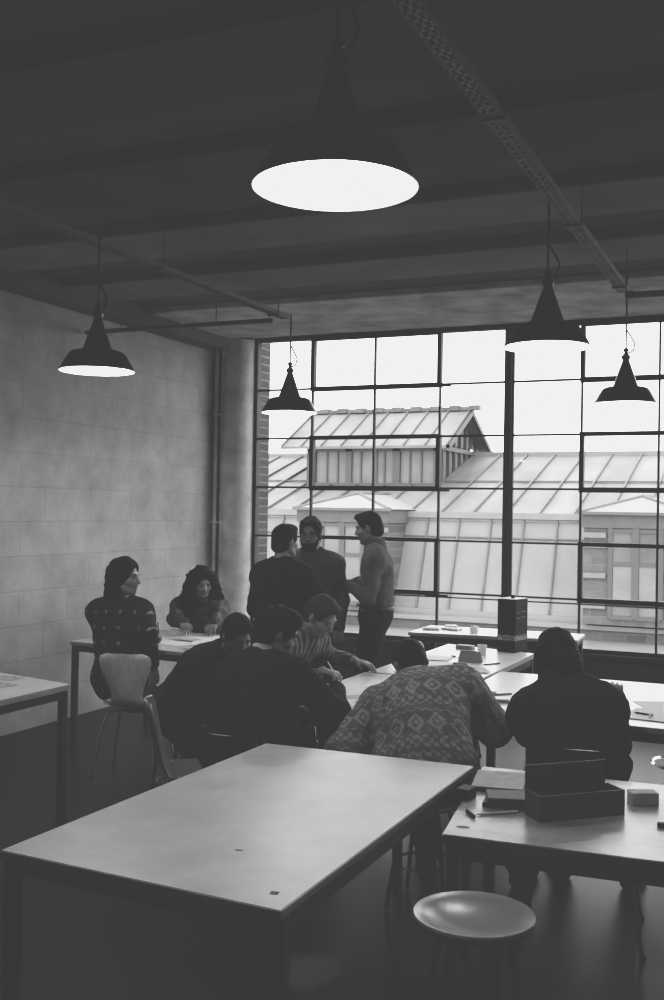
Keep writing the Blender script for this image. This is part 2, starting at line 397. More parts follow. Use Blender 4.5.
for x0, x1 in ((LX0, LX0 + .28), (-12.22, -12.03), (-10.72, -10.5), (LX1 - .12, LX1)): b.box(x0, LY0, 2.4, x1, LY0 + .14, 3.66)
b.box(LX0, LY0 - .02, 2.38, LX1, LY0 + .15, 2.58); b.box(LX0, LY0, 3.52, LX1, LY0 + .14, 3.66)
fr = ext(b, 'lantern_posts', M['joinery'], lan)
for x in (-12.85, -12.5, -11.75, -11.25, -11.0, -10.2, -9.85): ext(MB().box(x - .025, LY0 + .04, 2.5, x + .025, LY0 + .13, 3.6), 'lantern_glazing_bar', M['joinery'], lan)
ext(MB().box(LX0 + .3, LY0 + .09, 2.55, LX1 - .1, LY0 + .125, 3.55), 'lantern_panes', M['dormer_blind'], lan)
b = MB()
for k in range(7):
    y = LY0 + .3 + k * .58; top = min(4.68 - abs(y - RY) * .5, 4.7)
    b.box(LX1 - .02, y - .06, 2.4, LX1 + .1, y + .06, top)
b.box(LX1 - .02, LY0, 3.55, LX1 + .12, LY1, 3.68)
b.prism([(EX1 - .1, EY0, EZ - .14), (EX1 - .1, RY, RZ - .16), (EX1 - .1, RY, RZ), (EX1 - .1, EY0, EZ)], (.12, 0, 0))
b.prism([(EX1 - .1, EY1, EZ - .14), (EX1 - .1, RY, RZ - .16), (EX1 - .1, RY, RZ), (EX1 - .1, EY1, EZ)], (.12, 0, 0))
ext(b, 'lantern_gable_frame', M['joinery'], lan)
def dormer(xc, hw):
    yf = 24.4
    d = ext(MB().box(xc - hw + .02, yf + .05, -.78, xc + hw - .02, 26.2, 1.5), 'dormer', M['brick_out'])
    ext(MB().box(xc - hw - .02, yf - .02, 1.45, xc + hw + .02, 26.3, 1.80), 'dormer_fascia', M['render_grey'], d)
    ez, az = 1.80, 2.17; e = .08
    A, B2, C, D = (xc - hw - e, yf - e, ez), (xc + hw + e, yf - e, ez), (xc + hw + e, 28.2, ez), (xc - hw - e, 28.2, ez)
    P1, P2 = (xc, yf + 1.1, az + .03), (xc, 28.2, az + .06)
    b = MB(); b.poly([A, B2, P1]); b.poly([B2, C, P2, P1]); b.poly([D, A, P1, P2]); b.poly([A, D, C, B2])
    ext(b, 'dormer_roof', M['zinc_pale'], d)
    b = MB(); b.tube([A, P1], .045, 6); b.tube([B2, P1], .045, 6); b.tube([P1, P2], .05, 6); b.box(xc - hw - e - .03, yf - e - .04, ez - .05, xc + hw + e + .03, yf - e + .03, ez + .02)
    ext(b, 'dormer_hips', M['zinc_seam'], d)
    b = MB(); w = .56
    for x in (xc - w, xc, xc + w): b.box(x - (.075 if x == xc else .05), yf - .01, -.6, x + (.075 if x == xc else .05), yf + .1, 1.46)
    for z in (-.6, -.3, .62, 1.38): b.box(xc - w, yf, z - .04, xc + w, yf + .09, z + .05)
    f = ext(b, 'dormer_door', M['joinery'], d)
    ext(MB().box(xc - w, yf + .035, -.6, xc + w, yf + .07, 1.42), 'dormer_door_glass', M['dormer_glass'], d)
    for u0, u1 in ((xc - w + .06, xc - .08), (xc + .08, xc + w - .06)): ext(MB().box(u0, yf + .02, -.28, u1, yf + .05, .6), 'dormer_door_blind', M['dormer_blind'], d)
    for s in (-1, 1):
        for z in (1.05, 1.28, .35, -.35): ext(MB().box(min(xc + s * (w + .1), xc + s * hw), yf - .02, z - .06, max(xc + s * (w + .1), xc + s * hw), yf + .06, z + .06), 'dormer_quoin', M['dormer_blind'], d)
dormer(-3.24, 1.19); dormer(-10.5, 1.25)

# ------------------------------------------------------------------ lamps and services on the ceiling
def lamp(x, y, z, ztop, label, sc_=1., power=16):
    t = thing('pendant_lamp', label, 'lamp', (x, y, z), 0, 'enamelled factory pendant lamps'); t.scale = (sc_,) * 3; ztop = z + (ztop - z) / sc_
    MB().lathe([(.202, 0), (.203, .006), (.196, .016), (.158, .082), (.146, .098), (.128, .106), (.088, .110), (.079, .118), (.073, .135), (.021, .285), (.019, .293), (0, .293)], 56).build('lamp_shade', M['shade'], t, True)
    MB().lathe([(.202, 0), (.1965, .001), (.192, .016), (.153, .079), (.142, .093), (.126, .101), (.086, .105), (.074, .112), (.062, .135), (0, .15)], 56).build('reflector', M['enamel'], t, True)
    MB().lathe([(0, .293), (.026, .293), (.028, .300), (.028, .316), (.014, .324), (.012, .342), (.018, .346), (.018, .358), (.008, .366), (0, .366)], 20).build('lamp_cap', M['shade'], t, True)
    MB().lathe([(0, .048), (.018, .053), (.03, .068), (.032, .085), (.026, .104), (.016, .118), (.014, .14), (0, .14)], 20).build('bulb', M['bulb'], t, True)
    pts = [(0, 0, .36), (0, 0, .44), (.002, 0, .6), (0, 0, ztop - z)]
    b = MB(); b.tube(pts, .006, 6)
    b.tube([(.012, 0, .33), (.045, 0, .345), (.055, 0, .39), (.03, 0, .44), (.006, 0, .48)], .0055, 6)
    b.build('lamp_cord', M['cord'], t, True)
    li = bpy.data.lights.new('lamp_light', 'POINT'); li.energy = power; li.shadow_soft_size = .035
    lo = bpy.data.objects.new('lamp_light', li); COL.objects.link(lo); lo.location = (0, 0, .03); lo.parent = t
lamp(-1.022, 2.30, 2.532, 3.22, 'black enamel pendant lamp with its lit white mouth, hanging over the front table', power=21)
lamp(-1.064, 4.879, 2.533, 3.22, 'black pendant lamp hanging over the person in the dark coat, before the thick window mullion')
lamp(-1.06, 7.373, 2.515, 3.42, 'black pendant lamp beyond the end of the central cable tray, before the right casements', 1.06)
lamp(-3.445, 4.623, 2.480, 3.22, 'black pendant lamp hanging alone against the pale block wall', power=30)
lamp(-3.475, 7.039, 2.478, 3.22, 'black pendant lamp before the window beside the brick pier and concrete column', 1.05)

def tray(x, y0, y1, z, label, m='tray'):
    t = thing('cable_tray', label, 'cable tray', (x, (y0 + y1) / 2, z), 0, 'perforated cable trays under the ceiling')
    h = (y1 - y0) / 2; b = MB()
    for s in (-1, 1):
        b.box(s * .034 - .003, -h, 0, s * .034 + .003, h, .03); b.box(s * .034 - .01 * (s > 0), -h, 0, s * .034 + .01 * (s < 0), h, .004)
    b.box(-.006, -h, 0, .006, h, .004)
    n = int(2 * h / .06)
    for k in range(n + 1):
        y = -h + k * (2 * h / n); b.box(-.034, y - .011, 0, .034, y + .011, .004)
    b.build('tray_channel', M[m], t)
    for k in range(5):
        b = MB(); y = -h + .3 + k * (2 * h - .5) / 4; b.tube([(.045, y, .0), (.045, y, 3.46 - z)], .004, 6); b.box(-.042, y - .012, -.012, .05, y + .012, -.001)
        b.build('tray_hanger', M['pipe'], t)
tray(-1.035, .4, 7.05, 3.222, 'perforated metal cable tray carrying the lamps over the front table')
tray(-3.60, .4, 7.19, 3.222, 'perforated metal cable tray along the block wall side', 'pipe')
b = MB(); b.tube([(0, 0, 0), (4.4, 0, 0)], .022, 10); b.box(-.025, -.024, -.022, .03, .024, .024)
for x in (1., 2.5, 4.): b.tube([(x, 0, .02), (x, 0, .24)], .004, 6)
o = b.build('hanging_conduit', M['pipe'], None, True, (-1.0, 7.075, 3.205)); tag(o, 'horizontal conduit pipe running off the end of the central cable tray', 'pipe')
b = MB(); b.tube([(0, 0, 0), (-1.75, 0, 0)], .018, 10)
for x in (-.5, -1.4): b.tube([(x, 0, .01), (x, 0, .22)], .004, 6)
o = b.build('hanging_conduit', M['pipe'], None, True, (-3.66, 7.1, 3.20)); tag(o, 'thin conduit pipe running from the cable tray to the concrete column', 'pipe')

# ------------------------------------------------------------------ tables
def table(corners, label, group, top='top_white', edge='top_edge', thick=.028, z=.74, rail=.045, leg=.04, inset=.03, legx=None, name='work_table'):
    c = [Vector((x, y, 0)) for x, y in corners]; o = sum(c, Vector()) / 4
    t = thing(name, label, 'table', o, 0, group)
    q = [p - o for p in c]
    b = MB(); b.prism([(p.x, p.y, z - thick) for p in q], (0, 0, thick), 1)
    bmesh.ops.recalc_face_normals(b.bm, faces=b.bm.faces)
    for f in b.bm.faces:
        if f.normal.z > .9: f.material_index = 0
    bmesh.ops.bevel(b.bm, geom=[e for e in b.bm.edges], offset=.003, segments=2, affect='EDGES')
    b.build('tabletop', [M[top], M[edge]], t)
    ins = [p * (1 - inset / max(p.length, .01) * 1.35) for p in q]
    if legx: ins = [Vector((p.x + (legx if p.x < 0 else -legx), p.y, 0)) for p in ins]
    b = MB(); w = leg / 2
    for i in range(4):
        p0, p1 = ins[i], ins[(i + 1) % 4]; d = (p1 - p0).normalized(); n = Vector((-d.y, d.x, 0)) * w * .8
        b.prism([(p0 - n), (p0 + n), (p1 + n), (p1 - n)], (0, 0, rail))
    for v in b.bm.verts: v.co.z += z - thick - rail
    b.build('table_frame', M['steel_dark'], t)
    for p in ins: MB().box(p.x - w, p.y - w, 0, p.x + w, p.y + w, z - thick - .001, .003).build('leg', M['steel_dark'], t)
    return t
TG = 'white-topped work tables on dark steel frames'
t1 = table([(-2.109, 2.41), (-1.165, 2.36), (-1.149, 4.042), (-2.068, 4.015)], 'bare white-topped work table in front, small dark marks near its front corner', TG, 'top_front', thick=.024)
t2 = table([(-.994, 3.144), (.75, 3.255), (.70, 4.16), (-1.118, 4.055)], 'worn stained bench table holding the open wooden box', TG, 'top_worn', 'box_wood', thick=.03)
table([(-4.65, 3.2), (-3.74, 3.2), (-3.736, 4.818), (-4.66, 5.02)], 'work table by the block wall with only photo sheets lying on it', TG, 'top_front', thick=.034)
table([(-4.929, 6.347), (-3.71, 6.24), (-3.68, 7.22), (-4.9, 7.32)], 'work table against the block wall with a black bag, between plaid shirt and curly-haired woman', TG)
table([(-2.934, 8.259), (-1.563, 8.45), (-1.589, 8.927), (-2.946, 8.875)], 'low white table standing right under the window', TG)
table([(-2.43, 6.09), (-1.72, 6.09), (-1.694, 7.488), (-2.406, 7.691)], 'white work table carrying the tall black carton and pencil case', TG, thick=.035)
table([(-2.45, 4.8), (-1.735, 4.8), (-1.725, 6.06), (-2.44, 6.06)], 'white work table covered in drawing sheets between the seated students', TG)
table([(-1.69, 5.2), (.5, 5.13), (.5, 6.55), (-1.69, 6.53)], 'wide white work table in front of the person in the dark coat', TG, legx=.26)

def stain(t, x, y, rx, ry, rot, sides):
    c, s_ = math.cos(rot), math.sin(rot); b = MB()
    b.prism([(x - t.location.x + rx * math.cos(a) * c - ry * math.sin(a) * s_, y - t.location.y + rx * math.cos(a) * s_ + ry * math.sin(a) * c, .7401) for a in [2 * PI * (k + .5) / sides for k in range(sides)]], (0, 0, .0005))
    b.build('stain', M['grey_dark'], t)
stain(t1, -1.235, 2.462, .016, .016, .2, 4); stain(t1, -1.485, 2.722, .013, .006, .3, 12)
stain(t2, -.955, 3.244, .022, .013, .2, 16)
# ------------------------------------------------------------------ chairs and stools
def chair_shell_mesh():
    prof = [(.205, .425), (.212, .437), (.20, .446), (.15, .448), (.08, .442), (0, .436), (-.08, .437), (-.14, .446), (-.178, .466), (-.200, .497), (-.213, .535), (-.224, .585), (-.237, .64), (-.250, .70), (-.260, .745), (-.267, .775), (-.271, .797), (-.274, .812)]
    wid = [.135, .165, .182, .198, .205, .205, .196, .170, .138, .112, .104, .116, .138, .162, .174, .174, .162, .120]
    b = MB(); nu = 14; rows_ = []
    for (y, z), w in zip(prof, wid):
        r = []
        for k in range(nu + 1):
            u = -1 + 2 * k / nu
            seat = 1 if z < .46 and y > -.15 else 0
            dz = .022 * u * u if seat else 0; dy = 0 if seat else .035 * u * u
            r.append(b.bm.verts.new((w * u, y + dy, z + dz)))
        rows_.append(r)
    for a, c in zip(rows_, rows_[1:]):
        for k in range(nu): b.bm.faces.new((a[k], a[k + 1], c[k + 1], c[k]))
    bmesh.ops.recalc_face_normals(b.bm, faces=b.bm.faces)
    r = bmesh.ops.solidify(b.bm, geom=list(b.bm.faces), thickness=.010)
    for f in b.bm.faces:   # the plywood edge shows paler
        if len(f.verts) == 4 and min(e.calc_length() for e in f.edges) < .0115 and abs(sorted(e.calc_length() for e in f.edges)[1] - .01) < .003: f.material_index = 1
    return b
SHELL = None
def chair(x, y, a, label, shell='wood', edge='ply_edge', back=0.):
    """a: facing angle in degrees clockwise from the window direction."""
    global SHELL
    t = thing('chair', label, 'chair', (x, y, 0), -math.radians(a), 'moulded plywood chairs on chrome legs')
    if SHELL is None:
        o = chair_shell_mesh().build('seat_shell', [M[shell], M[edge]], t, True); SHELL = o.data
    else:
        o = bpy.data.objects.new('seat_shell', SHELL.copy()); COL.objects.link(o); o.parent = t
        o.data.materials[0] = M[shell]; o.data.materials[1] = M[edge]
    for sx in (-1, 1):
        for sy_ in (-1, 1):
            bx, by = sx * .215, (.2 if sy_ > 0 else -.23)
            pts = [(sx * .03, sy_ * .03, .412), (sx * .1, sy_ * .09, .416), (sx * .135, sy_ * .125, .408), (sx * .152, sy_ * .143, .38), (sx * .165, sy_ * .155, .33), (bx, by, .012)]
            MB().tube(pts, .0075, 8).lathe([(0, 0), (.012, 0), (.012, .014), (0, .014)], 10, (bx, by, 0), mi=1).build('leg', [M['chrome'], M['black']], t, True)
    MB().lathe([(0, .400), (.06, .400), (.075, .408), (.075, .424), (0, .428)], 24).build('leg_mount', M['black'], t, True)
    return t
chair(-3.96, 5.80, -16, 'pale plywood chair with its back to us, under the person in the plaid shirt', 'wood')
chair(-3.10, 5.76, 94, 'plywood chair under the person in the striped knit', 'wood_light')
chair(-2.66, 4.45, 58, 'empty plywood chair seen side-on with its seat edge catching light', 'wood_mid')
dk = chair(-2.30, 4.30, 2, 'dark chair with a pale curved rim under the person in the dark sweater', 'wood_dark'); dk.scale = (1, 1, .92)
rc = chair(-.79, 4.47, -8, 'black chair with its back rim catching light, under the long-haired person in the dark coat', 'wood_dark'); rc.scale = (1.12, 1, 1)
chair(-4.60, 7.76, 160, 'plywood chair under the curly-haired woman by the block wall', 'wood')
chair(-2.23, 7.08, 90, 'empty pale chair tucked under the far table so only its back top shows', 'wood_light')

t = thing('stool', 'round stool with a glossy dished seat in front of the worn bench', 'stool', (-.80, 2.84, 0))
o = MB().lathe([(0, .598), (.04, .599), (.08, .604), (.115, .612), (.145, .623), (.162, .631), (.169, .632), (.172, .626), (.170, .616), (.158, .602), (.11, .588), (0, .580)], 56).build('seat', M['stool_seat'], t, True)
for k in range(4):
    a = PI / 4 + k * PI / 2; c, s = math.cos(a), math.sin(a)
    MB().tube([(.05 * c, .05 * s, .588), (.09 * c, .09 * s, .585), (.115 * c, .115 * s, .56), (.19 * c, .19 * s, .008)], .010, 8).build('leg', M['steel_dark'], t, True)
low = t
MB().lathe([(.128, .25), (.136, .242), (.144, .25), (.136, .258)], 40, closed=True).build('foot_ring', M['steel_dark'], t, True)
c2 = copy_tree(low); c2.location = (-1.48, 4.45, 0); c2.scale = (1, 1, .74); c2['label'] = 'round stool under the person in the patterned sweater'
c3 = copy_tree(low); c3.location = (-3.12, 5.02, 0); c3.scale = (1, 1, .88); c3['label'] = 'round stool under the person in the black coat, its pale seat edge showing'

t = thing('drafting_stool', 'swivel drafting stool with a chrome foot ring at the edge of the picture', 'stool', (-.56, 6.60, 0))
MB().lathe([(.19, .262), (.2, .252), (.21, .262), (.2, .272)], 48, closed=True).build('foot_ring', M['chrome'], t, True)
for k in range(3):
    a = k * 2 * PI / 3; MB().tube([(.03 * math.cos(a), .03 * math.sin(a), .262), (.2 * math.cos(a), .2 * math.sin(a), .262)], .008, 8).build('ring_spoke', M['chrome'], t, True)
for k in range(5):
    a = PI * 1.02 + k * 2 * PI / 5; c, s = math.cos(a), math.sin(a)
    lg = MB().tube([(.03 * c, .03 * s, .12), (.34 * c, .34 * s, .085)], [.024, .018], 8).build('base_arm', M['chrome'], t, True)
    MB().lathe([(0, 0), (.026, 0), (.03, .01), (.022, .03), (.012, .07), (0, .07)], 14, (.32 * c, .32 * s, 0)).build('glide', M['black'], lg, True)
MB().lathe([(0, .1), (.03, .1), (.03, .3), (.018, .3), (.018, .5), (0, .5)], 18).build('column', M['steel_dark'], t, True)
MB().lathe([(0, .5), (.15, .5), (.185, .52), (.185, .545), (.16, .57), (0, .575)], 36).build('seat', M['black_leather'], t, True)

# ------------------------------------------------------------------ things on the tables
def sheet(x, y, w, h, rot, z, label, m='paper', curl=0., group='loose paper sheets on the tables', name='paper_sheet', cat='paper'):
    b = MB(); nx, ny = 6, 4; g = []
    for j in range(ny + 1):
        g.append([b.bm.verts.new(((i / nx - .5) * w, (j / ny - .5) * h, .0008 + curl * (max(0, i / nx - .55) * 2) ** 2 * (.4 + .6 * j / ny))) for i in range(nx + 1)])
    for j in range(ny):
        for i in range(nx): b.bm.faces.new((g[j][i], g[j][i + 1], g[j + 1][i + 1], g[j + 1][i]))
    bmesh.ops.recalc_face_normals(b.bm, faces=b.bm.faces)
    bmesh.ops.solidify(b.bm, geom=list(b.bm.faces), thickness=.0006)
    o = b.build(name, M[m], None, True, (x, y, z), math.radians(rot))
    return tag(o, label, cat, group)
def block(name, x, y, z, w, d, h, rot, m, label, cat, group=None, bev=.003):
    o = MB().box(-w / 2, -d / 2, 0, w / 2, d / 2, h, bev).build(name, M[m], None, False, (x, y, z), math.radians(rot))
    return tag(o, label, cat, group) if label else o
def pen(p0, p1, r, m, label, name='pen', cat='pen', tip='black'):
    p0, p1 = Vector(p0), Vector(p1); d = p1 - p0; l = d.length; n = d.normalized()
    b = MB(); b.tube([Vector((0, 0, 0)), n * l * .08, n * l * .1, n * l], [r * .25, r * .8, r, r], 8); b.tube([n * l * .99, n * (l * 1.03)], [r * .85, r * .8], 8, mi=1)
    o = b.build(name, [M[m], M[tip]], None, True, p0); return tag(o, label, cat, 'pens and pencils')

T = .741
# -- on the worn bench
th = math.radians(43)
bx = thing('open_box', 'long dark wooden box with its lid standing open on the worn bench', 'box', (-.742, 3.401, .74), th)
w, d, hh, k = .325, .10, .085, .008
MB().box(0, 0, 0, w, k, hh, .001).box(0, d - k, 0, w, d, hh, .001).box(0, k, 0, k, d - k, hh, .001).box(w - k, k, 0, w, d - k, hh, .001).box(k, k, 0, w - k, d - k, .006).build('box_body', M['box_wood'], bx)
MB().box(.002, .0005, hh - .0005, w - .002, .0035, hh + .0008).box(w - .006, .004, hh - .0005, w - .002, d - .004, hh + .0008).box(.002, .004, hh - .0005, .006, d - .004, hh + .0008).build('box_rim', M['box_edge'], bx)
MB().box(.004, d + .001, hh - .03, w - .01, d + .008, hh + .078, .001).box(.004, d + .001, hh + .0775, w - .01, d + .0035, hh + .0795, mi=1).build('lid', [M['box_wood'], M['box_edge']], bx)
block('small_box', -.468, 3.80, .74, .095, .06, .042, 27, 'grey_light', 'small pale card box on the worn bench beside the open wooden box', 'box')
o = MB().box(-.095, -.125, 0, .095, .125, .016, .002).box(-.093, -.123, .016, .093, .123, .019, .001, 1).build('drawing_pad', [M['grey_dark'], M['grey_light']], None, False, (-.985, 3.815, .74), math.radians(10))
tag(o, 'pale drawing pad lying on the worn bench by the front table corner', 'pad')
for i, (dx, r, lab) in enumerate(((0, -4, 'lower dark notebook of the pair on the worn bench'), (.008, 6, 'upper dark notebook of the pair, lying askew on the other'))):
    o = MB().box(-.075, -.06, 0, .075, .06, .018, .003).box(-.073, -.0615, .003, .073, .058, .015, mi=0).build('notebook', [M['grey_dark'], M['paper_grey']], None, False, (-.895 + dx, 3.56, .74 + i * .019), math.radians(12 + r)); tag(o, lab, 'notebook', 'dark notebooks on the worn bench')
for i, lab in enumerate(('lower small black box of the pair by the drawing pad', 'upper small black box of the pair by the drawing pad')):
    block('small_box', -1.045 + i * .004, 3.57, .74 + i * .021, .05, .075, .020, -14 + i * 7, 'black', lab, 'box', 'small black boxes on the worn bench')
pen((-.945, 3.347, .746), (-.99, 3.405, .746), .006, 'black', 'short black marker on the worn bench', 'marker', 'marker')
pen((-.952, 3.384, .7445), (-.835, 3.485, .7445), .0042, 'paper', 'white pencil lying on the worn bench beside the notebooks', 'pencil', 'pencil')
block('eraser', -.375, 3.54, .74, .03, .022, .014, 10, 'black', 'little black eraser at the picture edge on the worn bench', 'eraser')

# -- photo sheets on the table by the wall
G3 = 'photo sheets on the table by the block wall'
for i, (x, y, r) in enumerate(((-4.20, 4.80, 8), (-4.08, 4.60, -6), (-4.28, 4.42, 4))):
    sheet(x, y, .22, .13, r, .741 + .0012 * i, ('farthest photo sheet on the table by the wall', 'photo sheet nearest the corner of the table by the wall', 'photo sheet closest to the picture edge on the wall table')[i], 'paper_grey', group=G3, name='photo_sheet')

# -- table of the plaid shirt and the curly-haired woman
o = MB().box(-.14, -.1, 0, .14, .1, .09, .025)
o.tube([(-.08, 0, .085), (-.06, 0, .112), (.06, 0, .112), (.08, 0, .085)], .008, 8).box(-.1, -.103, .03, .1, -.095, .06, .002)
o = o.build('bag', M['black_leather'], None, True, (-4.74, 6.66, .74), math.radians(8)); tag(o, 'black leather bag lying at the end of the table by the block wall', 'bag')
block('paper_pad', -4.47, 7.12, .74, .16, .12, .035, 10, 'paper', 'white block of paper beside the woman\'s elbow', 'pad')
for i, (x, y, w, h, r, m, lab) in enumerate(((-4.15, 6.98, .42, .30, 12, 'paper', 'large white sheet in front of the curly-haired woman'), (-4.18, 6.62, .30, .21, -14, 'paper', 'white sheet under the pen hand of the person in plaid'),
        (-3.93, 6.78, .36, .26, 24, 'paper', 'white sheet lying across the middle of the wall-side table'), (-3.87, 6.48, .24, .2, -4, 'grey_light', 'greyish sheet near the free end of the wall-side table'), (-4.22, 6.84, .2, .12, 0, 'paper_grey', 'printed photo between the two people at the wall'))):
    sheet(x, y, w, h, r, .741 + .0015 * i, lab, m, .012 if i == 2 else 0)

# -- low table at the window
for i, (x, y, w, d, h, r, m, lab) in enumerate(((-2.82, 8.52, .14, .09, .02, 20, 'grey_light', 'flat grey packet at the end of the window table'), (-2.66, 8.60, .16, .1, .018, -10, 'grey_light', 'second flat packet from the end on the window table'), (-2.70, 8.72, .1, .08, .03, 35, 'paper', 'small white packet behind the flat ones on the window table'))):
    block('packet', x, y, .74, w, d, h, r, m, lab, 'packet', 'packets on the window table', .006)
o = MB().lathe([(0, 0), (.03, 0), (.04, .02), (.036, .05), (.02, .062), (0, .06)], 14)
for v in o.bm.verts: v.co += Vector((rng.uniform(-.006, .006), rng.uniform(-.006, .006), 0 if v.co.z < .005 else rng.uniform(-.006, .006)))
o = o.build('crumpled_paper', M['paper'], None, False, (-2.43, 8.49, .74)); tag(o, 'crumpled ball of white paper on the window table', 'paper')

# -- carton table
ct = thing('carton', 'tall black carton with a pale printed band, standing on the far table', 'carton', (-1.868, 7.54, .74), math.radians(-12))
MB().box(-.072, -.1, 0, .072, .1, .385, .002).build('carton_body', M['black'], ct)
MB().box(-.0735, -.1015, .085, .0735, .1015, .125).build('printed_band', M['band'], ct)
b = MB()
for z, l in ((.275, .05), (.272, .03), (.235, .05), (.232, .03)):
    pass
for z, y0, y1 in ((.285, -.07, -.03), (.292, -.005, .05), (.245, -.07, -.03), (.25, -.005, .05)): b.box(.0722, y0, z, .0735, y1, z + .004)
b.build('printed_line', M['grey_mid'], ct)
MB().box(-.071, -.099, .385, .071, .099, .388).build('carton_flap', M['paper'], ct)
MB().lathe([(0, .388), (.012, .388), (.016, .4), (.012, .412), (0, .414)], 14, (.01, -.02, 0)).build('carrying_knob', M['black'], ct, True)
o = MB().prism([(-.1, -.045, 0), (-.1, .045, 0), (-.085, .006, .085), (-.085, -.006, .085)], (.2, 0, 0))
for v in o.bm.verts:
    if v.co.x > 0 and v.co.z > .05: v.co.x -= .035
bmesh.ops.bevel(o.bm, geom=list(o.bm.edges), offset=.006, segments=2, affect='EDGES')
pc = o.build('pencil_case', M['grey_mid'], None, True, (-1.975, 6.82, .74), math.radians(14)); pc.scale = (.82, .85, .85); tag(pc, 'wedge-shaped grey pencil case with a zip on the carton table', 'pencil case')
MB().box(-.082, -.004, .083, .052, .004, .089, .001).build('zip', M['grey_dark'], pc)
MB().box(.062, -.0065, .02, .094, .05, .04).box(.07, -.03, .01, .1, .03, .016).build('zip_tab', M['black'], pc)
block('sponge', -2.2, 7.46, .74, .13, .07, .03, -8, 'grey_mid', 'grey sponge eraser left of the black carton', 'sponge', bev=.006)
block('tape_measure_case', -1.985, 6.62, .74, .09, .05, .022, 4, 'grey_dark', 'small dark case with a pale top in front of the pencil case', 'case', bev=.006)
b = MB().lathe([(0, 0), (.028, 0), (.035, .075), (.032, .075), (.026, .004), (0, .004)], 28)
o = b.build('paper_cup', M['paper'], None, True, (-2.0, 7.2, .74)); tag(o, 'white paper cup standing between the pencil case and carton', 'cup')
for i, (x, y) in enumerate(((-2.17, 7.02), (-2.10, 6.95))):
    pen((x, y, .745), (x + .035, y - .02, .745), .006, 'black', ('dark marker stub farther from the pencil case', 'dark marker stub nearer the pencil case')[i], 'marker_stub', 'marker')
for i, (x, y, w, h, r, m, lab, c) in enumerate(((-2.13, 6.60, .42, .297, 20, 'paper', 'white sheet lying just before the small dark case', 0), (-2.05, 6.26, .42, .297, -12, 'paper', 'white sheet at the near end of the carton table', .01), (-1.9, 6.42, .3, .21, 30, 'grey_light', 'grey tracing sheet by the joint with the wide table', .012), (-2.28, 6.86, .3, .21, 6, 'paper', 'white sheet near the tucked pale chair', 0))):
    sheet(x, y, w, h, r, .741 + .0015 * i, lab, m, c)
pen((-2.0, 6.5, .747), (-1.83, 6.55, .747), .004, 'grey_mid', 'grey pencil lying on the tracing sheet', 'pencil', 'pencil')
pen((-1.86, 6.72, .745), (-1.78, 6.84, .745), .0045, 'black', 'black pencil at the edge of the carton table', 'pencil', 'pencil')
# -- wide table
pen((-1.53, 5.62, .745), (-1.42, 5.72, .745), .005, 'grey_mid', 'grey pencil on the wide table by the patterned sweater', 'pencil', 'pencil')
block('eraser', -1.60, 5.62, .74, .05, .03, .016, 25, 'grey_light', 'pale eraser on the wide table, first of the two', 'eraser')
block('eraser', -1.52, 5.70, .74, .04, .025, .014, -12, 'grey_light', 'smaller pale eraser on the wide table beyond the first', 'eraser')
block('eraser', -1.40, 5.46, .74, .07, .035, .018, 10, 'grey_mid', 'grey eraser near the hand of the person in the dark coat', 'eraser')
sheet(-.42, 5.78, .6, .42, 24, .741, 'big white drawing sheet on the wide table at the picture edge', 'paper', .02)
sheet(-.50, 5.46, .5, .3, -6, .744, 'second white sheet on the wide table, below the big one', 'paper', .008)
pen((-.72, 5.475, .748), (-.63, 5.44, .748), .006, 'black', 'black marker at the sleeve of the dark coat on the wide table', 'marker', 'marker')
pen((-.635, 5.37, .752), (-.64, 5.46, .752), .007, 'paper', 'white marker pointing at us on the wide table', 'marker', 'marker')
# -- table between the seated students
for i, (x, y, w, h, r, m, lab, c) in enumerate(((-2.06, 5.72, .42, .297, 10, 'paper', 'white sheet beneath the flat hand of the person in stripes', 0), (-2.2, 5.36, .42, .297, -16, 'paper', 'white sheet beneath the pen hand of the person in stripes', 0),
        (-2.02, 5.24, .36, .25, 48, 'grey_light', 'greyish sheet with a raised corner between the students', .07), (-2.12, 4.98, .42, .297, 8, 'paper', 'white sheet before the person in the dark sweater', 0), (-1.92, 5.52, .16, .1, 20, 'ink', 'dark printed photo among the drawing sheets', .004))):
    sheet(x, y, w, h, r, .741 + .0015 * i, lab, m, c)
pen((-2.08, 5.05, .75), (-1.99, 5.12, .75), .004, 'black', 'black pencil on the sheet before the dark sweater', 'pencil', 'pencil')

